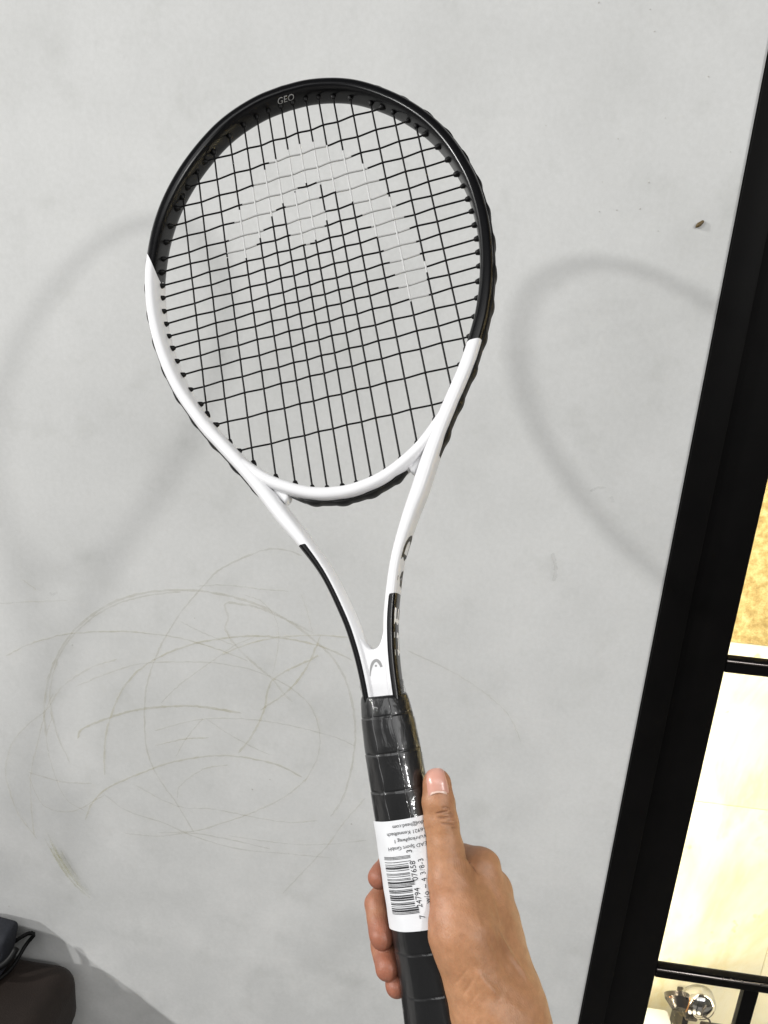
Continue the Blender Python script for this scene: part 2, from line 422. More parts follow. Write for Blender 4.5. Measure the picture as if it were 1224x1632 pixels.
def grip_material():
    m, nt, b = nodes_of('grip_under_plastic')
    setp(b, Base_Color=col(.008, .008, .0085), Roughness=.42, Specular_IOR_Level=.3, Coat_Weight=.85, Coat_Roughness=.07, Coat_IOR=1.5)
    n = noise(nt, 95, 4, .6, vec_scale=(1, .28, 1))
    bp = add_node(nt, 'ShaderNodeBump')
    bp.inputs['Strength'].default_value = .22
    bp.inputs['Distance'].default_value = .0016
    nt.links.new(n.outputs['Fac'], bp.inputs['Height'])
    n2 = noise(nt, 48, 5, .55, vec_scale=(1, .42, 1))
    n2.inputs['Distortion'].default_value = 1.6
    v2 = add_node(nt, 'ShaderNodeTexVoronoi', feature='DISTANCE_TO_EDGE')
    v2.inputs['Scale'].default_value = 62
    mp2 = add_node(nt, 'ShaderNodeMapping')
    mp2.inputs['Scale'].default_value = (1, .4, 1)
    nt.links.new(n2.inputs['Vector'].links[0].from_node.inputs['Vector'].links[0].from_socket, mp2.inputs['Vector'])
    nt.links.new(mp2.outputs['Vector'], v2.inputs['Vector'])
    r2 = ramp(nt, v2.outputs['Distance'], [(.0, col(1, 1, 1)), (.10, col(0, 0, 0))])
    bp2 = add_node(nt, 'ShaderNodeBump')
    bp2.inputs['Strength'].default_value = .42
    bp2.inputs['Distance'].default_value = .0022
    nt.links.new(n2.outputs['Fac'], bp2.inputs['Height'])
    bp3 = add_node(nt, 'ShaderNodeBump')
    bp3.inputs['Strength'].default_value = .16
    bp3.inputs['Distance'].default_value = .0006
    nt.links.new(r2.outputs['Color'], bp3.inputs['Height'])
    nt.links.new(bp.outputs['Normal'], bp2.inputs['Normal'])
    nt.links.new(bp2.outputs['Normal'], bp3.inputs['Normal'])
    bp2 = bp3
    nt.links.new(bp2.outputs['Normal'], b.inputs['Coat Normal'])
    nt.links.new(bp.outputs['Normal'], b.inputs['Normal'])
    return m

def film_material(name, rough, tint=(1, 1, 1), gloss=1.0):
    m = bpy.data.materials.new(name)
    m.use_nodes = True
    nt = m.node_tree
    nt.nodes.remove(nt.nodes['Principled BSDF'])
    out = nt.nodes['Material Output']
    tr = add_node(nt, 'ShaderNodeBsdfTransparent')
    tr.inputs['Color'].default_value = col(*tint)
    gl = add_node(nt, 'ShaderNodeBsdfGlossy')
    gl.inputs['Roughness'].default_value = rough
    fr = add_node(nt, 'ShaderNodeFresnel')
    fr.inputs['IOR'].default_value = 1.5
    mu = add_node(nt, 'ShaderNodeMath', operation='MULTIPLY')
    mu.inputs[1].default_value = gloss
    nt.links.new(fr.outputs[0], mu.inputs[0])
    ge = add_node(nt, 'ShaderNodeNewGeometry')
    inv = add_node(nt, 'ShaderNodeMath', operation='SUBTRACT')
    inv.inputs[0].default_value = 1
    nt.links.new(ge.outputs['Backfacing'], inv.inputs[1])
    mb = add_node(nt, 'ShaderNodeMath', operation='MULTIPLY')
    nt.links.new(mu.outputs[0], mb.inputs[0])
    nt.links.new(inv.outputs[0], mb.inputs[1])
    mx = add_node(nt, 'ShaderNodeMixShader')
    nt.links.new(mb.outputs[0], mx.inputs[0])
    nt.links.new(tr.outputs[0], mx.inputs[1])
    nt.links.new(gl.outputs[0], mx.inputs[2])
    nt.links.new(mx.outputs[0], out.inputs['Surface'])
    return m

def marble_material():
    m, nt, b = nodes_of('cream_marble')
    n = noise(nt, 3.2, 7, .62, vec_scale=(1, 1, .55))
    n.inputs['Distortion'].default_value = 1.2
    r = ramp(nt, n.outputs['Fac'], [(.30, col(.80, .71, .44)), (.40, col(.87, .81, .59)), (.50, col(.90, .87, .72)), (.57, col(.83, .76, .52)), (.62, col(.90, .87, .72)), (.72, col(.90, .88, .76))])
    n2 = noise(nt, 26, 3, .5)
    r2 = ramp(nt, n2.outputs['Fac'], [(.70, col(1, 1, 1)), (.76, col(.86, .84, .55))])
    mm = add_node(nt, 'ShaderNodeMix', data_type='RGBA', blend_type='MULTIPLY')
    mm.inputs['Factor'].default_value = 1
    nt.links.new(r.outputs['Color'], mm.inputs['A'])
    nt.links.new(r2.outputs['Color'], mm.inputs['B'])
    nt.links.new(mm.outputs['Result'], b.inputs['Base Color'])
    setp(b, Roughness=.3)
    return m

def gold_material():
    m, nt, b = nodes_of('gold_rough_stone')
    n = noise(nt, 85, 6, .7)
    r = ramp(nt, n.outputs['Fac'], [(.34, col(.32, .225, .08)), (.47, col(.45, .34, .135)), (.58, col(.58, .46, .22)), (.74, col(.70, .60, .36))])
    nt.links.new(r.outputs['Color'], b.inputs['Base Color'])
    setp(b, Roughness=.6)
    bump(nt, b, n.outputs['Fac'], .8, .006)
    return m

def leather_material():
    m, nt, b = nodes_of('brown_leather')
    n = noise(nt, 9, 5, .6)
    r = ramp(nt, n.outputs['Fac'], [(.3, col(.010, .0066, .005)), (.7, col(.019, .0125, .0095))])
    nt.links.new(r.outputs['Color'], b.inputs['Base Color'])
    setp(b, Roughness=.6, Specular_IOR_Level=.25)
    v = add_node(nt, 'ShaderNodeTexVoronoi')
    v.inputs['Scale'].default_value = 420
    tc = add_node(nt, 'ShaderNodeTexCoord')
    nt.links.new(tc.outputs['Object'], v.inputs['Vector'])
    bump(nt, b, v.outputs['Distance'], .35, .0008)
    return m

def fabric_material():
    m, nt, b = nodes_of('navy_fabric')
    n = noise(nt, 500, 3, .6)
    r = ramp(nt, n.outputs['Fac'], [(.3, col(.005, .006, .010)), (.7, col(.012, .014, .021))])
    nt.links.new(r.outputs['Color'], b.inputs['Base Color'])
    setp(b, Roughness=.8)
    bump(nt, b, n.outputs['Fac'], .3, .0008)
    return m

def frame_metal():
    m, nt, b = nodes_of('black_powder_coat')
    n = noise(nt, 14, 4, .6)
    r = ramp(nt, n.outputs['Fac'], [(.3, col(.0016, .0015, .0015)), (.7, col(.003, .0027, .0027))])
    nt.links.new(r.outputs['Color'], b.inputs['Base Color'])
    setp(b, Roughness=.55, Specular_IOR_Level=.07)
    n2 = noise(nt, 700, 2)
    bump(nt, b, n2.outputs['Fac'], .08, .0004)
    return m

M_WALL = wall_material()
M_PAINT = paint_material()
M_STRING = string_material()
M_SKIN = skin_material()
M_GRIP = grip_material()
M_FRAME = frame_metal()
M_MARBLE = marble_material()
M_GOLD = gold_material()
M_LEATHER = leather_material()
M_FABRIC = fabric_material()
M_BLACK = plain('black_nylon', (.003, .003, .003), .5, Specular_IOR_Level=.2)
M_WHITE = plain('white_lacquer', (.70, .70, .71), .32)
M_GREY = plain('grey_print', (.27, .27, .27), .4)
M_SILVER = plain('silver_print', (.42, .42, .42), .4)
M_WPRINT = plain('white_print', (.82, .82, .82), .4)
M_BPRINT = plain('black_print', (.012, .010, .009), .45)
M_PAPER = plain('label_paper', (.68, .685, .70), .42)
M_INK = plain('label_ink', (.012, .012, .014), .6)
M_NAIL = plain('nail', (.58, .30, .235), .30, Coat_Weight=.25, Coat_Roughness=.25)
M_LUNULA_GLINT = plain('nail_pale', (.66, .47, .39), .35)
M_CHROME = plain('chrome', (.55, .55, .56), .12, Metallic=1.0)
M_DARKMETAL = plain('dark_metal', (.10, .09, .085), .28, Metallic=1.0)
M_GLINT = plain('white_glint', (.85, .85, .83), .25)
M_COPPER = plain('copper_wire', (.55, .27, .10), .3, Metallic=1.0)
M_GLASS = film_material('window_glass', .0, (.985, .985, .98), 1.0)
M_FILM = film_material('clear_plastic', .06, (.985, .985, .985), 1.0)
M_BUG = plain('dry_husk', (.10, .065, .02), .6)
M_SPECK = plain('dirt_speck', (.44, .43, .40), .8)
M_FLOOR = plain('grey_floor', (.30, .29, .28), .45)
M_CREAM = plain('cream_plaster', (.85, .80, .66), .6)
M_JOINT = plain('stone_joint', (.62, .50, .26), .8)
MARK = {'g': mark_material('pencil_grey', (.39, .345, .185), .19),
        'o': mark_material('pencil_olive', (.385, .335, .115), .26),
        'd': mark_material('scuff_dark', (.33, .33, .31), .25),
        's': mark_material('crayon_smudge', (.45, .44, .26), .22)}

# ---------------------------------------------------------------- setting: floor, wall, marks on the wall
fl = box_obj('floor', (-4, 3.5, -5, 0.0, -.05, 0), M_FLOOR)
tag(fl, kind='structure')

WX1 = .281                # where the wall ends and the black frame begins
bm = bmesh.new()
box(bm, -4, WX1, 0, .16, 0, 3.0)
wall = bm_obj('wall', bm, M_WALL)
tag(wall, 'pale grey plaster wall with faint scribbled circles behind the racket', 'wall', kind='structure')

def ribbon(pts, w, off, seed=0):
    rg = random.Random(seed)
    p = catmull(pts, max(12, len(pts) * 9))
    t = np.gradient(p, axis=0)
    t /= np.linalg.norm(t, axis=1)[:, None] + 1e-9
    n = np.c_[-t[:, 1], t[:, 0]]
    V, F = [], []
    ww = np.array([w * (.65 + .7 * rg.random()) for _ in p])
    ww[0] *= .3; ww[-1] *= .3
    jit = np.array([rg.gauss(0, .0003) for _ in p])
    for i in range(len(p)):
        q = p[i] + n[i] * jit[i]
        for s in (-1, 1):
            V.append((q[0] + s * n[i][0] * ww[i] / 2, -off, q[1] + s * n[i][1] * ww[i] / 2))
    for i in range(len(p) - 1):
        F.append((2 * i, 2 * i + 1, 2 * i + 3, 2 * i + 2))
    return V, F

for i, (k, w, pts) in enumerate(MARKS):
    pts = [p for p in pts if p[0] < WX1 - .004]
    V, F = ribbon(pts, w * .0019, .0005 + .00009 * i, i)
    mesh_obj('pencil_mark', V, F, MARK[k], wall, smooth=False)
# the crayon smudge: a bundle of short strokes
rg = random.Random(4)
sm = np.array(SMUDGE)
axis = [sm[0], sm[1], sm[2], sm[3]]
for i in range(16):
    d = rg.gauss(0, .0052)
    a, b = rg.uniform(0, .35), rg.uniform(.6, 1.0)
    c = catmull(axis, 30)[int(a * 29):int(b * 29) + 1]
    c = c + np.array([d, d * .55])
    V, F = ribbon(c[::4], .0022, .0045 + .00006 * i, 100 + i)
    mesh_obj('crayon_stroke', V, F, MARK['s'], wall, smooth=False)
for i, (x, z, r) in enumerate(SPECKS):
    rg = random.Random(i)
    V = [(x, -.0009, z)]
    n = 8
    for j in range(n):
        rr = r * rg.uniform(.6, 1.2)
        V.append((x + rr * math.cos(j * 2 * math.pi / n), -.0002, z + rr * math.sin(j * 2 * math.pi / n)))
    mesh_obj('dirt_speck', V, [(0, 1 + j, 1 + (j + 1) % n) for j in range(n)], M_SPECK, wall)

# dry husk stuck to the wall
b0, b1, b2 = [np.array([q[0], -.0014, q[1]]) for q in BUG]
pts = catmull([b0, b0 * .5 + b1 * .5 + np.array([0, -.0006, .0004]), b1, b2], 14)
rad = [.0003, .0010, .0016, .0020, .0022, .0023, .0023, .0022, .0021, .0020, .0019, .0017, .0014, .0006]
V, F = tube(pts, rad, 10)
husk = mesh_obj('seed_husk', V, F, M_BUG)
tag(husk, 'tiny brown husk stuck on the pale wall beside the black frame', 'husk')

# ---------------------------------------------------------------- black glazed frame on the right
win = empty('glazed_partition', (WX1, 0, 0))
tag(win, 'black metal glazed partition with bright warm room behind its panes', 'partition')
def wbox(name, x0, x1, y0, y1, z0, z1, mat, bev=.0015):
    return box_obj(name, (x0 - WX1, x1 - WX1, y0, y1, z0, z1), mat, win, bev)
XG = .3765                # left edge of the glass
wbox('casing', WX1 + .0008, .316, -.005, .16, 0, 2.4, M_FRAME)
wbox('stile', .3162, XG, .003, .07, 0, 2.4, M_FRAME)
wbox('stile', 1.30, 1.36, -.004, .07, 0, 2.4, M_FRAME)
wbox('head_rail', XG + .0003, 1.2997, -.0035, .07, 2.3, 2.4, M_FRAME)
wbox('bottom_rail', XG + .0003, 1.2997, -.0035, .07, 0.0, .12, M_FRAME)
wbox('mullion', .5035, .525, .0046, .015, .1205, .5468, M_FRAME)
for z0, z1 in ((1.042, 1.063), (.547, .567)):
    br = wbox('glazing_bar', XG + .0003, 1.2997, .0036, .016, z0, z1, M_FRAME, .002)
    V, F = tube([(XG + .0006 - WX1, .0036, z1 - .0045), (1.2990 - WX1, .0036, z1 - .0045)], .0022, 10)
    mesh_obj('bead', V, F, M_DARKMETAL, br)
for x0, x1, z0, z1 in ((XG, 1.2997, 1.0635, 2.2995), (XG, 1.2997, .5675, 1.0415), (XG, .5032, .1205, .5465), (.5253, 1.2997, .1205, .5465)):
    wbox('glass_pane', x0 + .0004, x1 - .0004, .0085, .0115, z0, z1, M_GLASS, 0)

# what stands behind the panes: a shallow lit bay with stone slabs on its back wall
YB = .30
bay = empty('display_bay', (.84, .1, 0))
tag(bay, 'bright cream and gold stone bay lit behind the glazed partition', 'display bay')
def bbox(name, x0, x1, y0, y1, z0, z1, mat, bev=.001):
    return box_obj(name, (x0 - .84, x1 - .84, y0 - .1, y1 - .1, z0, z1), mat, bay, bev)
bbox('base_panel', .3525, 1.3695, .0705, YB - .0005, -.004, .018, M_CREAM)
bbox('side_panel', .340, .352, .0705, YB + .03, 0, 2.45, M_CREAM)
bbox('side_panel', 1.37, 1.382, .0705, YB + .03, 0, 2.45, M_CREAM)
bbox('ceiling_panel', .340, 1.382, .0705, YB + .03, 2.451, 2.47, M_CREAM)
bbox('backing', .3525, 1.3695, YB + .018, YB + .03, 0, 2.45, M_JOINT)
# slabs (each its own piece): rough gold above, polished cream below
zs = [(.9605, 1.60, M_GOLD, 'gold_slab'), (1.603, 2.44, M_GOLD, 'gold_slab'), (.6425, .9580, M_MARBLE, 'marble_slab'),
      (.02, .6412, M_MARBLE, 'marble_slab')]
for z0, z1, mt, nm in zs:
    for x0, x1 in ((.3535, .6990), (.7005, 1.0340), (1.0355, 1.3685)):
        s = bbox(nm, x0, x1, YB - (.004 if mt is M_GOLD else 0), YB + .0178, z0, z1, mt)

# chromed lamp fitting seen through the lower pane
fit = empty('chrome_fitting', (.556, .25, .250))
tag(fit, 'shiny chrome and dark metal fitting behind the lower glass pane', 'metal fitting')
def lathe(prof, ns=28):
    V, F = [], []
    for r, h in prof:
        for j in range(ns):
            q = 2 * math.pi * j / ns
            V.append((r * math.cos(q), h, r * math.sin(q)))
    return V, sweep_faces(len(prof), ns)
def rotated(V, rz=0., rx=0., loc=(0, 0, 0)):
    m = mathutils.Matrix.Translation(loc) @ mathutils.Matrix.Rotation(rz, 4, 'Y') @ mathutils.Matrix.Rotation(rx, 4, 'X')
    return [m @ mathutils.Vector(v) for v in V]
FX = mathutils.Matrix.Identity(4)
V, F = lathe([(.001, -.024)] + [(.030 * math.cos(a), -.001 - .023 * math.sin(a)) for a in np.linspace(1.5, 0, 9)] + [(.030, .012), (.001, .013)])
mesh_obj('dome', rotated(V, loc=(.013, -.01, .004)), F, M_CHROME, fit)
V, F = lathe([(.001, -.012), (.013, -.012), (.0225, .004), (.0225, .012), (.001, .012)])
mesh_obj('shade', rotated(V, rx=.5, loc=(-.026, -.014, .004)), F, M_DARKMETAL, fit, sharp=30)
box_obj('bracket', (-.014, .010, -.030, .0, -.022, .013), M_DARKMETAL, fit, .004)
for k in range(3):
    bm = bmesh.new()
    bmesh.ops.create_icosphere(bm, subdivisions=2, radius=.0036, matrix=mathutils.Matrix.Translation((-.010 + .008 * k, -.033, .0045 + .0004 * k)))
    bm_obj('bead', bm, M_GLINT, fit, smooth=True)  # white balls stand in for the highlights on the ribbed middle
V, F = tube(catmull([(-.036, -.034, -.028), (-.016, -.040, -.036), (.004, -.038, -.026)], 14), .0022, 8)
mesh_obj('ring_wire', V, F, M_CHROME, fit)
V, F = tube(catmull([(.006, -.038, -.040), (.022, -.040, -.024), (.026, -.038, -.004), (.012, -.036, .004)], 14), .0018, 8)
mesh_obj('ring_wire', V, F, M_DARKMETAL, fit)
V, F = tube(catmull([(-.0145, -.028, -.002), (-.0135, -.030, .018), (-.0145, -.030, .034)], 10), .0011, 8)
mesh_obj('copper_wire', V, F, M_COPPER, fit)
V, F = tube(catmull([(.012, -.030, -.012), (.0115, -.034, .012), (.015, -.034, .026)], 10), .0014, 8)
mesh_obj('copper_wire', V, F, M_DARKMETAL, fit)
V, F = tube(catmull([(-.046, -.02, .018), (-.038, -.02, .0175)], 6), .001, 8)
mesh_obj('copper_wire', V, F, M_COPPER, fit)
box_obj('base_bar', (.022, .085, -.028, -.012, -.060, -.034), M_DARKMETAL, fit, .003)
V, F = tube([( .078 + .008 * math.cos(a), -.024, -.026 + .008 * math.sin(a)) for a in np.linspace(0, 2 * math.pi, 20)], .0016, 8)
mesh_obj('ring_wire', V, F, M_COPPER, fit)
box_obj('post', (-.006, .006, -.006, .044, -.249, -.022), M_DARKMETAL, fit, .002)
box_obj('foot', (-.04, .04, -.04, .04, -.249, -.235), M_DARKMETAL, fit, .003)
pil = empty('white_ledge', (.485, .20, 0))
tag(pil, 'white block with orange rim standing low behind the lower pane', 'block')
box_obj('block', (-.045, .035, -.03, .045, .0, .222), M_WPRINT, pil, .006)
V, F = tube(catmull([(-.046, -.034, .190), (-.040, -.035, .222), (-.028, -.035, .231), (-.018, -.034, .218)], 16), .0018, 8)
mesh_obj('rim', V, F, M_COPPER, pil)

# ---------------------------------------------------------------- ottoman and bag, lower left
CX, CY = -.487, -.018
arm = empty('ottoman', (CX - .35, CY - .28, 0))
tag(arm, 'dark brown leather ottoman with rounded edges pushed against the wall', 'ottoman')
def abox(name, x0, x1, y0, y1, z0, z1, mat, bev, seg=5):
    return box_obj(name, (x0 - (CX - .35), x1 - (CX - .35), y0 - (CY - .28), y1 - (CY - .28), z0, z1), mat, arm, bev, seg)
abox('body', CX - .70, CX - .004, CY - .56, CY - .004, .06, .33, M_LEATHER, .03, 5)
abox('cushion', CX - .704, CX, CY - .564, CY, .3305, .442, M_LEATHER, .034, 7)
for sx in (CX - .64, CX - .06):
    for sy in (CY - .50, CY - .06):
        abox('leg', sx - .02, sx + .02, sy - .02, sy + .02, 0, .07, M_BLACK, .004)
bag = empty('bag', (-.62, -.05, .442))
tag(bag, 'dark navy fabric bag with looped black cord leaning on the wall above the ottoman', 'bag')

# ---------------------------------------------------------------- tennis racket
def flip(m):
    return mathutils.Matrix([list(r) for r in m] + [[0, 0, 0, 1]])
RM = flip(RACKET_ROWS)
racket = empty('tennis_racket')
racket.matrix_world = RM
tag(racket, 'white and black tennis racket held upright, plastic still on its grip', 'tennis racket')

# outer tube: (inner edge, outer edge) pairs of the right half from the tip down to the handle
INNER = [(0, 168.5), (20, 167), (40, 161.5), (57, 153.5), (73, 141.8), (88.5, 127.2), (101, 112.2), (111.3, 96.5), (119, 81), (124.6, 66), (128.8, 50.5), (131.6, 37.5), (133.1, 25), (133.7, 13), (133.7, 0), (132.9, -12.5), (131.5, -24.5), (129.4, -37), (126.5, -49.5), (122.6, -63), (117.1, -78), (110, -93)]
def offset_curve(pts, d):
    p = np.array(pts, float)
    t = np.gradient(p, axis=0)
    t /= np.linalg.norm(t, axis=1)[:, None]
    n = np.c_[-t[:, 1], t[:, 0]]
    return p + n * np.broadcast_to(np.array(d, float), (len(p),))[:, None]
thick = np.interp(np.arange(len(INNER)), [0, 4, 9, 14, 21], [12.0, 11.4, 11.0, 11.0, 11.0])
OUTER = offset_curve(INNER, thick)
OUTER[0] = (0, 180.5)
PAIRS = [(*i, *o) for i, o in zip(INNER, OUTER)]
PAIRS += [(99.6, -112.5, 109.0, -118.5), (88.5, -129.5, 98.0, -135.5), (72.5, -153.5, 82, -160), (60, -174.0, 70, -180.5), (46.5, -198.5, 57.0, -204.5), (33.6, -222.5, 43.6, -226),
          (21.4, -249.5, 29.9, -252), (11.6, -280.5, 20.3, -283), (7.4, -301, 16.4, -303), (5.2, -322, 14.3, -323), (4.2, -350, 13.3, -350)]
half = catmull(PAIRS, 420)
def mirror(a):
    b = a[::-1].copy()
    b[:, 0] *= -1; b[:, 2] *= -1
    return b
loop = np.vstack([mirror(half)[:-1], half])              # left foot -> tip -> right foot
cen = (loop[:, :2] + loop[:, 2:]) / 2
wid = np.linalg.norm(loop[:, 2:] - loop[:, :2], axis=1)
nor = (loop[:, 2:] - loop[:, :2]) / wid[:, None]
HZ = np.interp(cen[:, 1], [-350, -320, -200, 0, 180], [11.5, 11.5, 12.0, 12.0, 11.2])
NS, EXP = 48, 3.0
def sect(phi):
    c, s = math.cos(phi), math.sin(phi)
    return math.copysign(abs(c) ** (2 / EXP), c), math.copysign(abs(s) ** (2 / EXP), s)
SEC = [sect(2 * math.pi * j / NS) for j in range(NS)]
V, att = [], []
NL = len(cen)
for i in range(NL):
    left = i < NL // 2
    y = cen[i][1]
    for (u, v) in SEC:
        p = cen[i] + nor[i] * u * wid[i] / 2
        V.append((p[0] * U, p[1] * U, v * HZ[i] * U))
        # paint: >0 black. upper hoop black; lower shafts black on their outer half
        if left:
            lim = 27 + 27 * max(0, min(1, (u + 1) / 2)) ** .55 if v > -.2 else 30
            yb = -226
        else:
            lim = -101
            yb = -273.6
        d1 = p[1] - lim
        d2 = min((yb - p[1]) , (u + .16) * 5.0)
        att.append(max(d1, d2))
frame = mesh_obj('frame', [q for q in V], sweep_faces(NL, NS), M_PAINT, racket)
a = frame.data.attributes.new('paint', 'FLOAT', 'POINT')
a.data.foreach_set('value', att)

# bridge that closes the hoop at the throat
BR = [(99.6, -112.5, 107, -117.5), (91, -126.5, 98.5, -132), (81.8, -141.5, 89.0, -147.5), (73.2, -151.2, 79.5, -158.5), (57, -166.3, 62, -175.0), (41.5, -176.2, 45, -185.8), (28.5, -182.3, 30.5, -192.6), (17, -185.6, 18.2, -196.2), (5, -187.3, 5.3, -198), (0, -187.5, 0, -198.1)]
bh = catmull(BR, 110)
bl = np.vstack([bh, mirror(bh)[1:]])
bc = (bl[:, :2] + bl[:, 2:]) / 2
bw = np.linalg.norm(bl[:, 2:] - bl[:, :2], axis=1)
bn = (bl[:, 2:] - bl[:, :2]) / bw[:, None]
V = []
for i in range(len(bc)):
    for (u, v) in SEC:
        p = bc[i] + bn[i] * u * bw[i] / 2
        V.append((p[0] * U, p[1] * U, v * 11.6 * U))
mesh_obj('throat_bridge', V, sweep_faces(len(bc), NS), M_WHITE, racket)

def prism(outline, z0, z1, bev, name, mat, parent=racket):
    bm = bmesh.new()
    vs = [bm.verts.new((x * U, y * U, z0 * U)) for x, y in outline]
    f = bm.faces.new(vs)
    r = bmesh.ops.extrude_face_region(bm, geom=[f])
    nv = [g for g in r['geom'] if isinstance(g, bmesh.types.BMVert)]
    for v in nv:
        v.co.z = z1 * U
    if bev:
        es = [e for e in bm.edges if abs(e.verts[0].co.z - e.verts[1].co.z) < 1e-7]
        bmesh.ops.bevel(bm, geom=es, offset=bev * U, segments=3, affect='EDGES', profile=.6)
    return bm_obj(name, bm, mat, parent, smooth=True, sharp=50)

# webs where shafts and bridge part, and the solid plate above the handle
web = [(73, -151), (66, -160), (57, -169), (51, -175), (46.5, -180), (45.8, -184.2), (47.6, -188.2), (50.2, -190.2), (55, -183.5), (60, -175), (66, -166)]
prism(web, -5.6, 5.6, 1.8, 'throat_web', M_WHITE)
prism([(-x, y) for x, y in web][::-1], -5.6, 5.6, 1.8, 'throat_web', M_WHITE)
xs_ = np.linspace(-9.2, 9.2, 41)
V = []
for x in xs_:
    yt = -308.6 + 10.5 * (abs(x) / 8.4) ** 2.3
    for y, z in ((-348, 9.6), (yt - 2.6, 9.6), (yt - 1.2, 9.35), (yt - .35, 8.7), (yt, 7.4), (yt, -7.4), (yt - .35, -8.7), (yt - 1.2, -9.35), (yt - 2.6, -9.6), (-348, -9.6)):
        V.append((x * U, y * U, z * U))
mesh_obj('throat_plate', V, sweep_faces(41, 10), M_WHITE, racket, sharp=60)

# head emblem on the plate
em = catmull(EMBLEM, 26)
t = np.gradient(em, axis=0); t /= np.linalg.norm(t, axis=1)[:, None]
n = np.c_[-t[:, 1], t[:, 0]]
wv = np.interp(np.linspace(0, 1, 26), [0, .15, .45, .8, 1], [.25, .45, .95, 1.05, .75])
V = []
for i in range(26):
    for s in (-1, 1):
        V.append((*((em[i] + s * n[i] * wv[i]) * U), 9.72 * U))
emb = mesh_obj('emblem', V, [(2 * i, 2 * i + 1, 2 * i + 3, 2 * i + 2) for i in range(25)], M_GREY, racket, smooth=False)
dx, dy = EMBLEM_DOT[0]
V = [((dx + .75 * math.cos(q)) * U, (dy + .75 * math.sin(q)) * U, 9.72 * U) for q in np.linspace(0, 2 * math.pi, 17)[:-1]]
mesh_obj('emblem_dot', V, [tuple(range(16))], M_GREY, emb, smooth=False)

# lettering: along the outer side of the right shaft
def shaft_point(y, phi, off):
    k = int(np.argmin(np.abs(half[:, 1] + half[:, 3] - 2 * y) + (half[:, 0] < 0) * 1e3))
    h = half[k]
    c = np.array([(h[0] + h[2]) / 2, (h[1] + h[3]) / 2])
    # smooth interpolation along y
    ys_ = (half[:, 1] + half[:, 3]) / 2
    o = np.argsort(ys_)
    f = lambda col_: np.interp(y, ys_[o], col_[o])
    i0 = np.array([f(half[:, 0]), f(half[:, 1])]); o0 = np.array([f(half[:, 2]), f(half[:, 3])])
    c = (i0 + o0) / 2; w = np.linalg.norm(o0 - i0); nn = (o0 - i0) / w
    u, v = sect(phi)
    hz = np.interp(y, [-350, -320, -200, 0, 180], [11.5, 11.5, 12.0, 12.0, 11.2])
    p = c + nn * (u * w / 2 + off * max(u, 0))
    return (p[0] * U, p[1] * U, (v * hz + off * v) * U)
def side_text(body, y0, size, mat, spacing=1.0):
    tv, tf = text_shape(body, size, spacing=spacing, offset=.7)
    V = []
    for (x, yy) in tv:
        vv = (yy - size * .36) / 11.5          # height across the side, tops to the front
        vv = max(-.97, min(.97, vv))
        sphi = math.copysign(abs(vv) ** (EXP / 2), vv)
        V.append(shaft_point(y0 + x, math.asin(sphi), .18))
    return mesh_obj('side_lettering', V, tf, mat, racket, smooth=False)
side_text('HE', -316, 25, M_WPRINT, 1.25)
side_text('AD', -270.5, 25, M_BPRINT, 1.25)

# small lettering on the inner side of the hoop's tip
tv, tf = text_shape('GEO', 7.4, shear=.35, spacing=1.05, align='CENTER')
V = []
ys_ = half[:, 0]
for (x, yy) in tv:
    s = -x                                          # seen from inside: read left to right from the camera
    xx = x
    i0 = np.array([np.interp(abs(xx), half[:60, 0], half[:60, 1])])
    vv = (2.2 + yy * 1.12) / 11.2
    vv = min(.97, vv)
    u = -(1 - abs(vv) ** EXP) ** (1 / EXP)
    yi = i0[0]
    yc = yi + 6.0
    V.append((xx * U, (yc + u * 6.0 - .15) * U, (vv * 11.2 + .15) * U))
mesh_obj('tip_lettering', V, tf, M_SILVER, racket, smooth=False)

# bumper guard and bridge strip: black nylon strips with scalloped outer edge
def strip(path, normals, base, zhalf, amp, period, name, taper=10, phase=0):
    L = np.r_[0, np.cumsum(np.linalg.norm(np.diff(path, axis=0), axis=1))]
    V = []
    for i in range(len(path)):
        e = min(L[i], L[-1] - L[i])
        k = min(1, e / taper)
        sc = max(0, math.sin(2 * math.pi * L[i] / period + phase)) ** .8
        th = (base + amp * sc) * (.25 + .75 * k)
        zh = zhalf * (.55 + .45 * k) * (1 + .12 * sc)
        for (u, v) in ((-3.5, -zh), (th * .55, -zh), (th, -zh * .55), (th, zh * .55), (th * .55, zh), (-3.5, zh)):
            p = path[i] + normals[i] * u
            V.append((p[0] * U, p[1] * U, v * U))
    return mesh_obj(name, V, sweep_faces(len(path), 6), M_BLACK, racket, sharp=40)
edge = cen + nor * (wid / 2)[:, None]
sel = np.where(edge[:, 1] > -181)[0]
strip(edge[sel], nor[sel], .95, 5.8, 1.15, 27.0, 'bumper_guard', 14, .6)
bedge = bc + bn * (bw / 2)[:, None]
sel = np.where((np.abs(bedge[:, 0]) < 45))[0]
strip(bedge[sel], bn[sel], 1.7, 6.0, 1.1, 23.0, 'grommet_strip', 9, -.5)

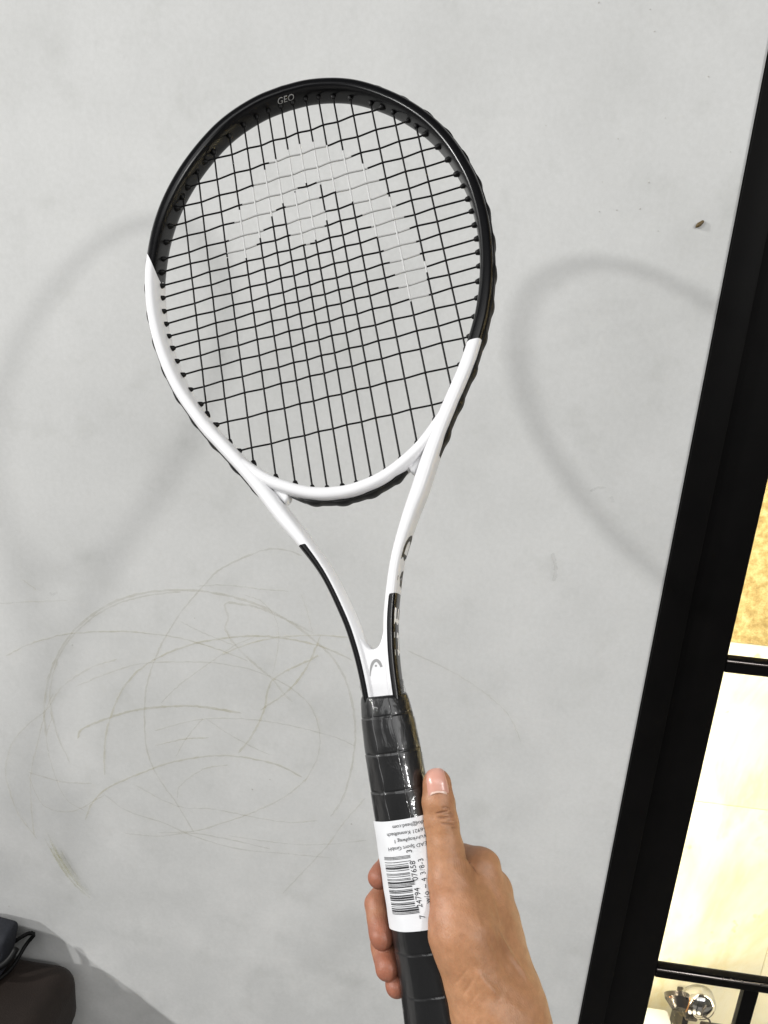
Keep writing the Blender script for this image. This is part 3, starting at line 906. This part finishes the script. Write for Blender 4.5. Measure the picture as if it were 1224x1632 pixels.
# strings
ring = np.vstack([mirror(half[half[:, 1] > -108][:, [0, 1, 0, 1]])[:-1][:, :2], half[half[:, 1] > -108][:, :2], bl[(bl[:, 1] < -108)][:, :2]])
def cross_x(y):   # half width of the opening at height y
    h = np.vstack([half[half[:, 1] > -112][:, :2], bh[bh[:, 1] < -112][:, :2]])
    o = np.argsort(h[:, 1])
    return float(np.interp(y, h[o, 1], h[o, 0]))
def main_y(x):
    x = abs(x)
    top = half[(half[:, 1] > 14)][:, :2]
    o = np.argsort(top[:, 0])
    yt = float(np.interp(x, top[o, 0], top[o, 1]))
    lowp = np.vstack([half[(half[:, 1] < -14) & (half[:, 1] > -112)][:, :2], bh[bh[:, 1] < -112][:, :2]])
    o = np.argsort(lowp[:, 0])
    yb = float(np.interp(x, lowp[o, 0], lowp[o, 1]))
    return yb, yt
def inside(poly, x, y):
    c = False
    j = len(poly) - 1
    for i in range(len(poly)):
        xi, yi = poly[i]; xj, yj = poly[j]
        if (yi > y) != (yj > y) and x < (xj - xi) * (y - yi) / (yj - yi) + xi:
            c = not c
        j = i
    return c
def string(name, pts, r, ink=1.0):
    V, F = tube(pts * U, r * U, 8)
    o = mesh_obj(name, V, F, M_STRING, racket)
    att = []
    for p in pts:
        val = ink if any(inside(poly, p[0], p[1]) for poly in STENCIL) else 0.0
        att += [val] * 8
    at = o.data.attributes.new('paint', 'FLOAT', 'POINT')
    at.data.foreach_set('value', att)
    return o
# one grommet, shared by all
V, F = [], []
prof = [(.9, -2.2), (2.1, -2.0), (2.25, -.6), (2.0, .6), (1.55, 2.0), (1.0, 2.5)]
for r, h in prof:
    for j in range(10):
        q = 2 * math.pi * j / 10
        V.append((r * math.cos(q) * U, r * math.sin(q) * U, h * U))
gme = bpy.data.meshes.new('grommet')
gme.from_pydata(V, [], sweep_faces(len(prof), 10))
gme.materials.append(M_BLACK)
gme.polygons.foreach_set('use_smooth', [True] * len(gme.polygons))
rg = random.Random(2)
def grommet(x, y, dx, dy):
    o = bpy.data.objects.new('grommet', gme)
    COL.objects.link(o)
    o.parent = racket
    d = mathutils.Vector((dx, dy, 0)).normalized()
    q = d.to_track_quat('Z', 'Y')
    o.rotation_mode = 'QUATERNION'
    o.rotation_quaternion = q
    o.location = (x * U, y * U, 0)
    s = rg.uniform(.9, 1.15)
    o.scale = (s, s, s)
AZ = .88
for i, x in enumerate(MAIN_X):
    yb, yt = main_y(x)
    knots = [(x, yt + 3, 0)]
    for j, y in enumerate(CROSS_Y):
        if abs(x) < cross_x(y) - 3:
            knots.append((x, y, (AZ * .3) * (1 if (i + j) % 2 else -1)))
    knots.append((x, yb - 3, 0))
    k = np.array(knots)
    n = int(abs(yt - yb) / .9)
    yy = np.linspace(k[0, 1], k[-1, 1], n)
    zz = np.interp(-yy, -k[:, 1], k[:, 2])
    zz = np.convolve(np.pad(zz, 2, mode='edge'), np.ones(5) / 5, mode='valid')
    string('main_string', np.c_[np.full(n, x), yy, zz], .77)
    sgn = 1 if x > 0 else -1
    grommet(x, yt - .6, 0, -1)
    grommet(x, yb + .6, 0, 1)
for j, y in enumerate(CROSS_Y):
    w = cross_x(y)
    knots = [(-w - 3, y, 0)]
    for i, x in enumerate(MAIN_X):
        if abs(x) < w - 2:
            knots.append((x, y, AZ * (-1 if (i + j) % 2 else 1)))
    knots.append((w + 3, y, 0))
    k = np.array(knots)
    n = int(2 * w / .9)
    xx = np.linspace(k[0, 0], k[-1, 0], n)
    zz = np.interp(xx, k[:, 0], k[:, 2])
    zz = np.convolve(np.pad(zz, 3, mode='edge'), np.ones(7) / 7, mode='valid')
    string('cross_string', np.c_[xx, np.full(n, y), zz], .77, .75)
    grommet(-w + .6, y, 1, 0)
    grommet(w - .6, y, -1, 0)

# handle: octagonal grip under a tight clear sleeve
AP = {0: 18.4, 45: 17.6, 90: 16.4, 135: 17.6, 180: 18.4, 225: 17.6, 270: 16.4, 315: 17.6}
def oct_r(phi):
    s = 0
    for k, ap in AP.items():
        c = math.cos(phi - math.radians(k))
        if c > 0:
            s += (c / ap) ** 10
    return s ** (-1 / 10)
def grip_scale(y):
    return float(np.interp(y, [-548, -540, -520, -400, -372, -360, -350, -344, -341, -339.5], [1.13, 1.13, 1.08, 1.04, 1.03, .995, .95, .91, .88, .84]))
def grip_pt(y, phi, off=0.0):
    r = oct_r(phi) * grip_scale(y) + off
    # spiral overlaps of the tape
    ph = ((-y - 352) / 23.5 - phi / (2 * math.pi) * .18) % 1.0
    k = min(1, max(0, (-y - 341) / 8))
    k *= 1 if y > -480 else .55
    r += k * (.30 * (1 - ph) ** 1.5 - .32 * math.exp(-((ph - .985) / .02) ** 2)  + .06 * math.sin(phi * 5 + y * .13) * math.sin(y * .21 + phi))
    return (r * math.cos(phi), y + (1.6 * math.cos(phi + 2.3) if y < -342 else 1.6 * math.cos(phi + 2.3)), r * math.sin(phi))
ys = np.linspace(-339.5, -548, 330)
NG = 72
V = [tuple(np.array(grip_pt(y, 2 * math.pi * j / NG)) * U) for y in ys for j in range(NG)]
F = [f[::-1] for f in sweep_faces(len(ys), NG)]
grip = mesh_obj('grip', V, F, M_GRIP, racket)
# lengthwise weld seam of the clear sleeve
for ph0, w0 in ((2.02, .5), (1.22, .3)):
    V, F = [], []
    yy = np.linspace(-341, -416, 60)
    for i, y in enumerate(yy):
        wob = .02 * math.sin(i * .35) + .06 * (i / 60)
        for k, (dp, of) in enumerate(((-.03, .05), (-.008, w0), (.008, w0), (.03, .05))):
            V.append(tuple(np.array(grip_pt(y, ph0 - wob + dp, of)) * U))
    F = sweep_faces(60, 4, closed_section=False, caps=False)
    mesh_obj('sleeve_seam', V, F, M_GRIP, racket)
# end of the clear sleeve, shrunk round the throat above the grip
V = []
ysl = np.linspace(-341.5, -330.5, 14)
rgs = [random.Random(9 + j) for j in range(3)]
for i, y in enumerate(ysl):
    for j in range(64):
        q = 2 * math.pi * j / 64
        u, v = sect(q)
        wob = .30 * math.sin(5 * q + i * .7) + .25 * math.sin(9 * q - i * .5)
        fl_ = .6 * max(0, (i < 3) * (3 - i) / 3)
        V.append(((14.6 + wob + fl_) * u * U, (y + 1.5 * math.cos(q + 2.3) + .5 * math.sin(3 * q)) * U, (12.7 + wob + fl_) * v * U))
mesh_obj('clear_sleeve', V, sweep_faces(len(ysl), 64, caps=False), M_FILM, racket)

# paper price label round the front of the grip
PHI = np.linspace(math.radians(8), math.radians(172), 60)
def label_pt(x, y, off):
    """the point of the grip's front at sideways position x (racket units), lifted by off."""
    xs_ = [oct_r(q) * 1.045 * math.cos(q) for q in PHI]
    q = float(np.interp(-x, [-a_ for a_ in xs_], PHI))
    r = oct_r(q) * np.interp(y, [-490, -410], [1.068, 1.048]) + .95 + off
    return (r * math.cos(q) * U, y * U, r * math.sin(q) * U)
V = []
nx, ny = 48, 40
qs = np.linspace(math.radians(12), math.radians(166), nx)
for iy in range(ny):
    for ix in range(nx):
        ex = abs(ix / (nx - 1) * 2 - 1)
        ytop = -417.6 - (1.2 if ex > .97 else 0)
        ybot = -481.6 + (1.2 if ex > .97 else 0) - .5 * math.cos(qs[ix])
        y = ytop + (ybot - ytop) * iy / (ny - 1)
        r = oct_r(qs[ix]) * np.interp(y, [-490, -410], [1.068, 1.048]) + .95 + .12 * math.sin(iy * .5 + ix * .3)
        V.append((r * math.cos(qs[ix]) * U, y * U, r * math.sin(qs[ix]) * U))
label = mesh_obj('price_label', V, [(iy * nx + ix, iy * nx + ix + 1, (iy + 1) * nx + ix + 1, (iy + 1) * nx + ix) for iy in range(ny - 1) for ix in range(nx - 1)], M_PAPER, racket)

def upc(code):
    Lc = ['0001101', '0011001', '0010011', '0111101', '0100011', '0110001', '0101111', '0111011', '0110111', '0001011']
    s = '101' + ''.join(Lc[int(c)] for c in code[:6]) + '01010'
    s += ''.join(''.join('1' if b_ == '0' else '0' for b_ in Lc[int(c)]) for c in code[6:]) + '101'
    return s
bits = upc('724794076583')
V, F = [], []
y0, y1 = -471.6, -438.6
k = 0
while k < len(bits):
    if bits[k] == '1':
        e = k
        while e < len(bits) and bits[e] == '1':
            e += 1
        ya = y0 + (y1 - y0) * k / 95; yb_ = y0 + (y1 - y0) * e / 95
        longbar = k < 10 or k >= 85 or 44 <= k <= 50
        xe = 3.4 if longbar else 1.6
        xs_ = np.linspace(-13.2, xe, 9)
        b0_ = len(V)
        for x in xs_:
            V.append(label_pt(x, ya, .28)); V.append(label_pt(x, yb_, .28))
        for i in range(8):
            F.append((b0_ + 2 * i, b0_ + 2 * i + 1, b0_ + 2 * i + 3, b0_ + 2 * i + 2))
        k = e
    else:
        k += 1
mesh_obj('barcode', V, F, M_INK, label, smooth=False)
def label_text(body, x, y, size, rot, spacing=1.0, mat=M_INK):
    tv, tf = text_shape(body, size, spacing=spacing)
    c, s = math.cos(math.radians(rot)), math.sin(math.radians(rot))
    V = [label_pt(x + a_ * c - b_ * s, y + a_ * s + b_ * c, .3) for a_, b_ in tv]
    return mesh_obj('printed_text', V, tf, mat, label, smooth=False)
label_text('7', 6.2, -475.2, 4.6, 90)
label_text('24794', 5.6, -469.0, 4.6, 90, 1.0)
label_text('07658', 5.6, -453.6, 4.6, 90, 1.0)
label_text('3', 4.8, -437.6, 4.6, 90)
label_text('w/o ~ 4 3/8-3', 10.3, -467.5, 4.2, 90, 1.1)
label_text('info@head.com', 15.5, -420.4, 3.1, 180, 1.0)
label_text('A-6921 Kennelbach', 16.0, -424.6, 3.1, 180, 1.0)
label_text('Wuhrkopfweg 1', 15.5, -428.8, 3.1, 180, 1.0)
label_text('HEAD Sport GmbH', 16.0, -433.0, 3.1, 180, 1.0)

# ---------------------------------------------------------------- the hand
CREASES=[('c', 0.55, 0.55, [[23.8, -416.9, 18.5], [28.2, -416.9, 18.3], [32.4, -416.9, 16.1]]), ('c', 0.6, 0.6, [[24.2, -419.4, 18.5], [29.3, -420.2, 17.7], [35.1, -420.8, 12.4]]), ('c', 0.55, 0.45, [[25.9, -422.9, 18.7], [30.8, -424.2, 17.1], [34.7, -426.1, 13.1]]), ('c', 0.45, 0.35, [[28.7, -414.4, 18.6], [31.5, -414.5, 17.3], [33.8, -416.6, 14.7]]), ('c', 0.4, 0.35, [[28.5, -418.3, 18.0], [32.3, -418.7, 15.8], [34.7, -420.0, 13.0]]), ('c', 0.4, 0.3, [[30.6, -422.3, 17.2], [34.7, -423.3, 13.3]]), ('c', 0.4, 0.3, [[33.1, -417.2, 15.3], [33.2, -420.0, 15.0]]), ('c', 0.4, 0.35, [[32.0, -426.7, 16.2], [34.6, -428.0, 13.0]]), ('c', 0.5, 0.25, [[21.9, -394.8, 14.3], [21.9, -397.7, 16.2], [21.9, -401.5, 16.9]]), ('c', 0.5, 0.4, [[34.6, -400.3, 14.3], [34.4, -403.6, 14.4], [34.0, -406.9, 14.9]]), ('c', 0.7, 0.5, [[36.8, -446.6, 9.2], [37.1, -451.8, -1.8], [39.7, -455.3, 1.2], [41.9, -459.5, 3.2]]), ('c', 1.0, 0.45, [[30.1, -500.3, 30.4], [24.9, -504.3, 29.5], [18.3, -510.0, 26.1]]), ('c', 1.0, 0.4, [[32.4, -505.0, 29.4], [28.1, -509.7, 29.4], [22.9, -515.4, 28.0]]), ('c', 0.9, 0.25, [[34.4, -510.5, 28.9], [30.7, -515.0, 29.3], [25.3, -519.9, 28.5]]), ('r', -2.2, 1.1, [[48.7, -487.8, 15.5], [50.4, -496.6, 11.3], [53.6, -505.5, 7.7], [57.2, -512.9, 6.6], [60.9, -519.9, 6.7]]), ('r', -2.4, 0.7, [[32.1, -501.0, 30.0], [35.3, -506.2, 28.7], [38.5, -511.4, 27.5], [44.0, -519.2, 25.1]]), ('r', -3.0, 0.6, [[43.8, -464.6, 5.1], [46.9, -472.5, 6.1], [48.6, -479.5, 9.1], [49.5, -486.9, 12.1]]), ('c', 2.2, 0.9, [[43.8, -485.2, 24.5], [45.5, -493.9, 22.2], [48.3, -503.9, 16.9], [52.2, -512.6, 13.6]]), ('c', 2.5, 0.6, [[43.2, -469.6, 12.6], [42.5, -476.4, 22.2], [43.3, -484.3, 25.0]]), ('c', 0.35, 0.14, [[30.6, -440.7, 18.1], [30.8, -444.9, 18.2], [30.7, -450.3, 19.8]]), ('c', 0.35, 0.14, [[31.9, -441.6, 17.4], [32.0, -446.3, 17.6], [31.9, -451.2, 19.3]]), ('c', 0.35, 0.14, [[33.1, -442.7, 16.3], [33.2, -447.6, 17.0], [33.2, -452.2, 18.7]]), ('c', 0.35, 0.14, [[34.3, -443.7, 15.0], [34.4, -449.0, 16.2], [34.4, -453.1, 17.9]]), ('c', 0.35, 0.14, [[35.4, -444.9, 13.3], [35.5, -450.4, 15.3], [35.6, -454.2, 16.8]]), ('c', 0.35, 0.14, [[36.4, -446.2, 10.8], [36.6, -451.9, 14.2], [36.8, -455.3, 15.6]]), ('c', 0.35, 0.14, [[35.7, -450.3, -5.0], [37.7, -453.4, 12.6], [37.9, -456.4, 13.9]]), ('c', 0.35, 0.14, [[37.3, -450.8, -3.3], [38.7, -455.2, 10.2], [39.0, -457.7, 11.6]]), ('c', 0.35, 0.14, [[38.9, -451.4, -2.1], [39.5, -457.2, 6.8], [39.9, -459.3, 8.3]])]
def round_cone(P, a, b, r1, r2):
    a = np.array(a, float); b = np.array(b, float)
    ba = b - a
    l2 = ba @ ba; rr = r1 - r2; a2 = l2 - rr * rr; il2 = 1 / l2
    pa = P - a
    y = pa @ ba
    z = y - l2
    q = pa * l2 - y[:, None] * ba
    x2 = (q * q).sum(1)
    y2 = y * y * l2; z2 = z * z * l2
    k = math.copysign(1, rr) * rr * rr * x2
    d = (np.sqrt(x2 * a2 * il2) + y * rr) * il2 - r1
    m1 = np.sign(z) * a2 * z2 > k
    m2 = (~m1) & (np.sign(y) * a2 * y2 < k)
    d[m1] = np.sqrt(x2[m1] + z2[m1]) * il2 - r2
    d[m2] = np.sqrt(x2[m2] + y2[m2]) * il2 - r1
    return d
def smin(a, b, k):
    h = np.clip(.5 + .5 * (b - a) / k, 0, 1)
    return b * (1 - h) + a * h - k * h * (1 - h)
def chain(P, pts, rs, k=1.2):
    d = None
    for i in range(len(pts) - 1):
        c = round_cone(P, pts[i], pts[i + 1], rs[i], rs[i + 1])
        d = c if d is None else smin(d, c, k)
    return d

FINGERS = {
    'index':  ([(43.5, -457.5, -12), (12, -451, -37), (-16, -448, -27), (-23.5, -453.5, -4)], [11.5, 10.2, 8.8, 7.6]),
    'middle': ([(47, -474, -22), (12, -468, -42), (-22, -466, -28), (-29.5, -472, -14), (-27, -487, 0)], [11.5, 10.3, 9.4, 9.0, 8.0]),
    'ring':   ([(46, -494, -28), (12, -488, -43), (-21, -489, -29), (-29.5, -496, -13), (-26.0, -504.5, 1)], [11, 10, 9.2, 8.8, 7.8]),
    'pinky':  ([(42, -512, -30), (12, -506, -40), (-17, -508, -28), (-24.5, -512, -12), (-22.5, -516.5, -1)], [10, 9, 8.2, 7.6, 6.8]),
}
THUMB = ([(27.0, -400.5, 9), (25.6, -412, 8.2), (24.8, -424, 7), (24.4, -440, 7.5), (24, -458, 8)], [9.3, 10.4, 11.1, 11.6, 14])

def hand_sdf(P):
    d = None
    # palm: metacarpals fanned from the wrist, blended
    W = np.array([43, -548, -6.])
    for a, b, r1, r2 in (((43.5, -457.5, -12), (43, -535, -3), 11.0, 18), ((47, -474, -22), (45, -540, -12), 11.5, 18),
                         ((46, -494, -28), (44, -545, -18), 11.5, 17), ((42, -512, -30), (42, -548, -20), 11, 16),
                         ((24, -458, 8), (27, -487, 10), 14, 20), ((27, -487, 10), (32, -530, 8), 20, 21),
                         ((33, -470, -6), (36, -520, -4), 13, 18),
                         ((40, -536, -4), (50, -600, 8), 27, 26), ((50, -600, 8), (66, -700, 40), 26, 33),
                         ((34, -535, 4), (40, -600, 20), 22, 22)):
        c = round_cone(P, a, b, r1, r2)
        d = c if d is None else smin(d, c, 9)
    th = chain(P, *THUMB, k=2.5)
    d = smin(d, th, 4.0)
    fs = None
    for nm in ('index', 'middle', 'ring', 'pinky'):
        pts, rs = FINGERS[nm]
        c = chain(P, pts, rs, 2.0)
        fs = c if fs is None else smin(fs, c, .9)
    d = smin(d, fs, 3.0)
    # tendons and knuckle
    for pts, r in TENDONS:
        c = chain(P, pts, [r] * len(pts), 2)
        d = smin(d, c, 5)
    return d

TENDONS = []

def surface_nets(h=1.05):
    lo = np.array([-42, -640, -60.]); hi = np.array([84, -384, 64.])
    n = np.ceil((hi - lo) / h).astype(int) + 1
    ax = [lo[k] + h * np.arange(n[k]) for k in range(3)]
    vals = np.empty(n)
    yz = np.stack(np.meshgrid(ax[1], ax[2], indexing='ij'), -1).reshape(-1, 2)
    for i in range(n[0]):
        P = np.c_[np.full(len(yz), ax[0][i]), yz]
        vals[i] = hand_sdf(P).reshape(n[1], n[2])
    s = vals < 0
    corners = [(i, j, k) for i in (0, 1) for j in (0, 1) for k in (0, 1)]
    c0 = [s[i:n[0] - 1 + i, j:n[1] - 1 + j, k:n[2] - 1 + k] for i, j, k in corners]
    cnt = sum(c.astype(int) for c in c0)
    act = (cnt > 0) & (cnt < 8)
    idx = -np.ones(act.shape, int)
    cells = np.argwhere(act)
    idx[act] = np.arange(len(cells))
    acc = np.zeros((len(cells), 3)); num = np.zeros(len(cells))
    for a in range(8):
        for b in range(a + 1, 8):
            da = np.array(corners[b]) - np.array(corners[a])
            if np.abs(da).sum() != 1:
                continue
            ca = cells + corners[a]; cb = cells + corners[b]
            va = vals[tuple(ca.T)]; vb = vals[tuple(cb.T)]
            m = (va < 0) != (vb < 0)
            t = np.where(m, va / np.where(m, va - vb, 1), 0)
            p = ca + t[:, None] * da
            acc[m] += p[m]; num[m] += 1
    V = lo + h * acc / num[:, None]
    F = []
    for axd in range(3):
        o1, o2 = [(1, 2), (2, 0), (0, 1)][axd]
        sl = [slice(None)] * 3; sl[axd] = slice(0, n[axd] - 1)
        sh = [slice(None)] * 3; sh[axd] = slice(1, n[axd])
        A = s[tuple(sl)]; B = s[tuple(sh)]
        e = np.argwhere(A != B)
        e = e[(e[:, o1] > 0) & (e[:, o2] > 0) & (e[:, o1] < n[o1] - 1) & (e[:, o2] < n[o2] - 1)]
        ins = A[tuple(e.T)]
        def cell(d1, d2):
            q = e.copy(); q[:, o1] -= d1; q[:, o2] -= d2
            return idx[tuple(q.T)]
        q = np.c_[cell(1, 1), cell(0, 1), cell(0, 0), cell(1, 0)]
        q[~ins] = q[~ins][:, ::-1]
        F.append(q)
    return V, np.vstack(F)

def grad(P, e=.4):
    g = np.stack([hand_sdf(P + np.eye(3)[k] * e) - hand_sdf(P - np.eye(3)[k] * e) for k in range(3)], 1)
    return g / (np.linalg.norm(g, axis=1)[:, None] + 1e-9)

V, F = surface_nets(1.05)
me = bpy.data.meshes.new('hand')
me.from_pydata((V).tolist(), [], F.tolist())
me.update()
hand = bpy.data.objects.new('hand', me)
COL.objects.link(hand)
sub = hand.modifiers.new('s', 'SUBSURF')
sub.levels = sub.render_levels = 1
dg = bpy.context.evaluated_depsgraph_get()
me2 = bpy.data.meshes.new_from_object(hand.evaluated_get(dg))
hand.modifiers.clear()
hand.data = me2
bpy.data.meshes.remove(me)
me2.name = 'hand'
nv = len(me2.vertices)
P = np.empty(nv * 3)
me2.vertices.foreach_get('co', P)
P = P.reshape(-1, 3)
N = np.empty(nv * 3)
me2.vertex_normals.foreach_get('vector', N)
N = N.reshape(-1, 3)
disp = np.zeros(nv)
crease_shade = np.zeros(nv)
for ty, wdt, dep, pts in CREASES:
    c = catmull(pts, 40)
    lo_, hi_ = c.min(0) - 9, c.max(0) + 9
    m = np.where(((P > lo_) & (P < hi_)).all(1))[0]
    if not len(m):
        continue
    d2 = ((P[m][:, None, :] - c[None]) ** 2).sum(2)
    dm = np.sqrt(d2.min(1)); ki = d2.argmin(1)
    e = np.minimum(ki, 39 - ki) / 39
    fade = np.clip(e * 5, 0.05, 1)
    g = np.exp(-(dm / abs(wdt)) ** 2) * fade
    if ty == 'r':
        disp[m] += 1.5 * dep * g
    else:
        disp[m] -= (1.2 if wdt < .8 else .8) * dep * g
        if wdt < .8:
            crease_shade[m] = np.maximum(crease_shade[m], .62 * g * min(1, dep * 2))
# gentle unevenness of the flesh
disp += .22 * np.sin(P[:, 0] * .33 + P[:, 1] * .21) * np.sin(P[:, 1] * .29 - P[:, 2] * .37)
P2 = P + N * disp[:, None]
me2.vertices.foreach_set('co', (P2 * U).ravel())
blush = np.zeros(nv)
for nm, (pts, rs) in FINGERS.items():
    for q, rr, am in ((pts[-1], 16, .95), (pts[-2], 15, .8)):
        blush = np.maximum(blush, am * np.exp(-((np.linalg.norm(P - np.array(q), axis=1) / rr) ** 2)))
blush = np.maximum(blush, .55 * np.exp(-((np.linalg.norm(P - np.array(THUMB[0][0]), axis=1) / 11) ** 2)))
blush = np.maximum(blush, .30 * np.exp(-((np.linalg.norm(P - np.array((10, -470, 18)), axis=1) / 22) ** 2)))
for nm, arr in (('blush', blush), ('crease_shade', crease_shade)):
    a = me2.attributes.new(nm, 'FLOAT', 'POINT')
    a.data.foreach_set('value', arr)
me2.polygons.foreach_set('use_smooth', [True] * len(me2.polygons))
me2.materials.clear()
me2.materials.append(M_SKIN)
me2.update()
hand.matrix_world = RM
tag(hand, 'right hand with tan skin gripping the racket handle, thumb pointing up', 'hand')

# thumb nail: a thin curved shell laid on the thumb's tip
EYE = np.array([101.0, -347.6, 493.9])
def drop(p):
    p = np.array(p, float)
    d = p - EYE
    d /= np.linalg.norm(d, axis=1)[:, None]
    q = p - d * 60
    for _ in range(70):
        q = q + d * (np.clip(hand_sdf(q), -3, 8) * .85)[:, None]
    return q
def nail_patch(u0, u1, v0, v1, lift, name, mat, parent, shape):
    nu, nv_ = 22, 26
    g = []
    for iv in range(nv_):
        v = v0 + (v1 - v0) * iv / (nv_ - 1)
        for iu in range(nu):
            u = -1 + 2 * iu / (nu - 1)
            hw, dv = shape(v, u)
            g.append((28.0 + .35 * (1 - v) + hw * u, -392.6 - 12.8 * v + dv, 17))
    q = drop(g)
    n = grad(q)
    uu = np.array([abs(-1 + 2 * (i % nu) / (nu - 1)) for i in range(len(g))])
    vv = np.array([(i // nu) / (nv_ - 1) for i in range(len(g))])
    l = lift * (1 - uu ** 6) * np.minimum(1, (1.02 - vv) * 9)
    q = q + n * (l - .12)[:, None]
    F = [(iv * nu + iu, (iv + 1) * nu + iu, (iv + 1) * nu + iu + 1, iv * nu + iu + 1) for iv in range(nv_ - 1) for iu in range(nu - 1)]
    return mesh_obj(name, q * U, F, mat, parent)
nail = nail_patch(0, 0, 0, 1, .75, 'nail', M_NAIL, hand, lambda v, u: (6.9 * (1 - .16 * (1 - v) ** 3), -1.9 * u * u * v * (.55) + 1.5 * (1 - v) * (1 - u * u) - 1.0 * v * (u > 0) * u))
nail_patch(0, 0, .86, 1.0, .92, 'lunula_glint', M_LUNULA_GLINT, nail, lambda v, u: (5.6, -.9 * u * u - 1.0 * u * (u > 0) - .2 + (v - .93) * 1.5 * (1 - u * u) * 2))  # pale band: lunula with the cuticle's highlight painted in

# ---------------------------------------------------------------- bag on the armchair
def bbag():
    bm = bmesh.new()
    box(bm, -.34, .040, -.022, .018, 0, .060, bev=.010, seg=4)
    bmesh.ops.subdivide_edges(bm, edges=[e for e in bm.edges if e.calc_length() > .03], cuts=6, use_grid_fill=True)
    for v in bm.verts:
        h = v.co.z / .06
        v.co.y += -.012 + .030 * h
        v.co.x += (-.006 + .002 * h) * (v.co.x > 0)
        k = math.sin(v.co.x * 51 + v.co.z * 37) * .0016 + math.sin(v.co.x * 93 - v.co.z * 61) * .0009
        v.co.y += k
        v.co.z += k * .8
    return bm
bm_obj('body', bbag(), M_FABRIC, bag, smooth=True)
cord = [(-.602, -.040, .462), (-.582, -.026, .474), (-.5725, -.020, .4775), (-.5665, -.019, .4780), (-.5640, -.020, .4755), (-.5670, -.022, .4715), (-.573, -.030, .463), (-.580, -.060, .4485), (-.60, -.10, .4465), (-.62, -.14, .447), (-.66, -.18, .447)]
V, F = tube(catmull([(a + .62, b + .05, c - .442) for a, b, c in cord], 70), .0030, 8)
mesh_obj('cord', V, F, M_BLACK, bag)
V, F = tube(catmull([(-.02, -.028, .02), (.028, -.03, .028), (.046, -.02, .036), (.052, -.006, .047)], 20), .0050, 8)
mesh_obj('strap', V, F, M_BLACK, bag)
bpy.context.view_layer.update()
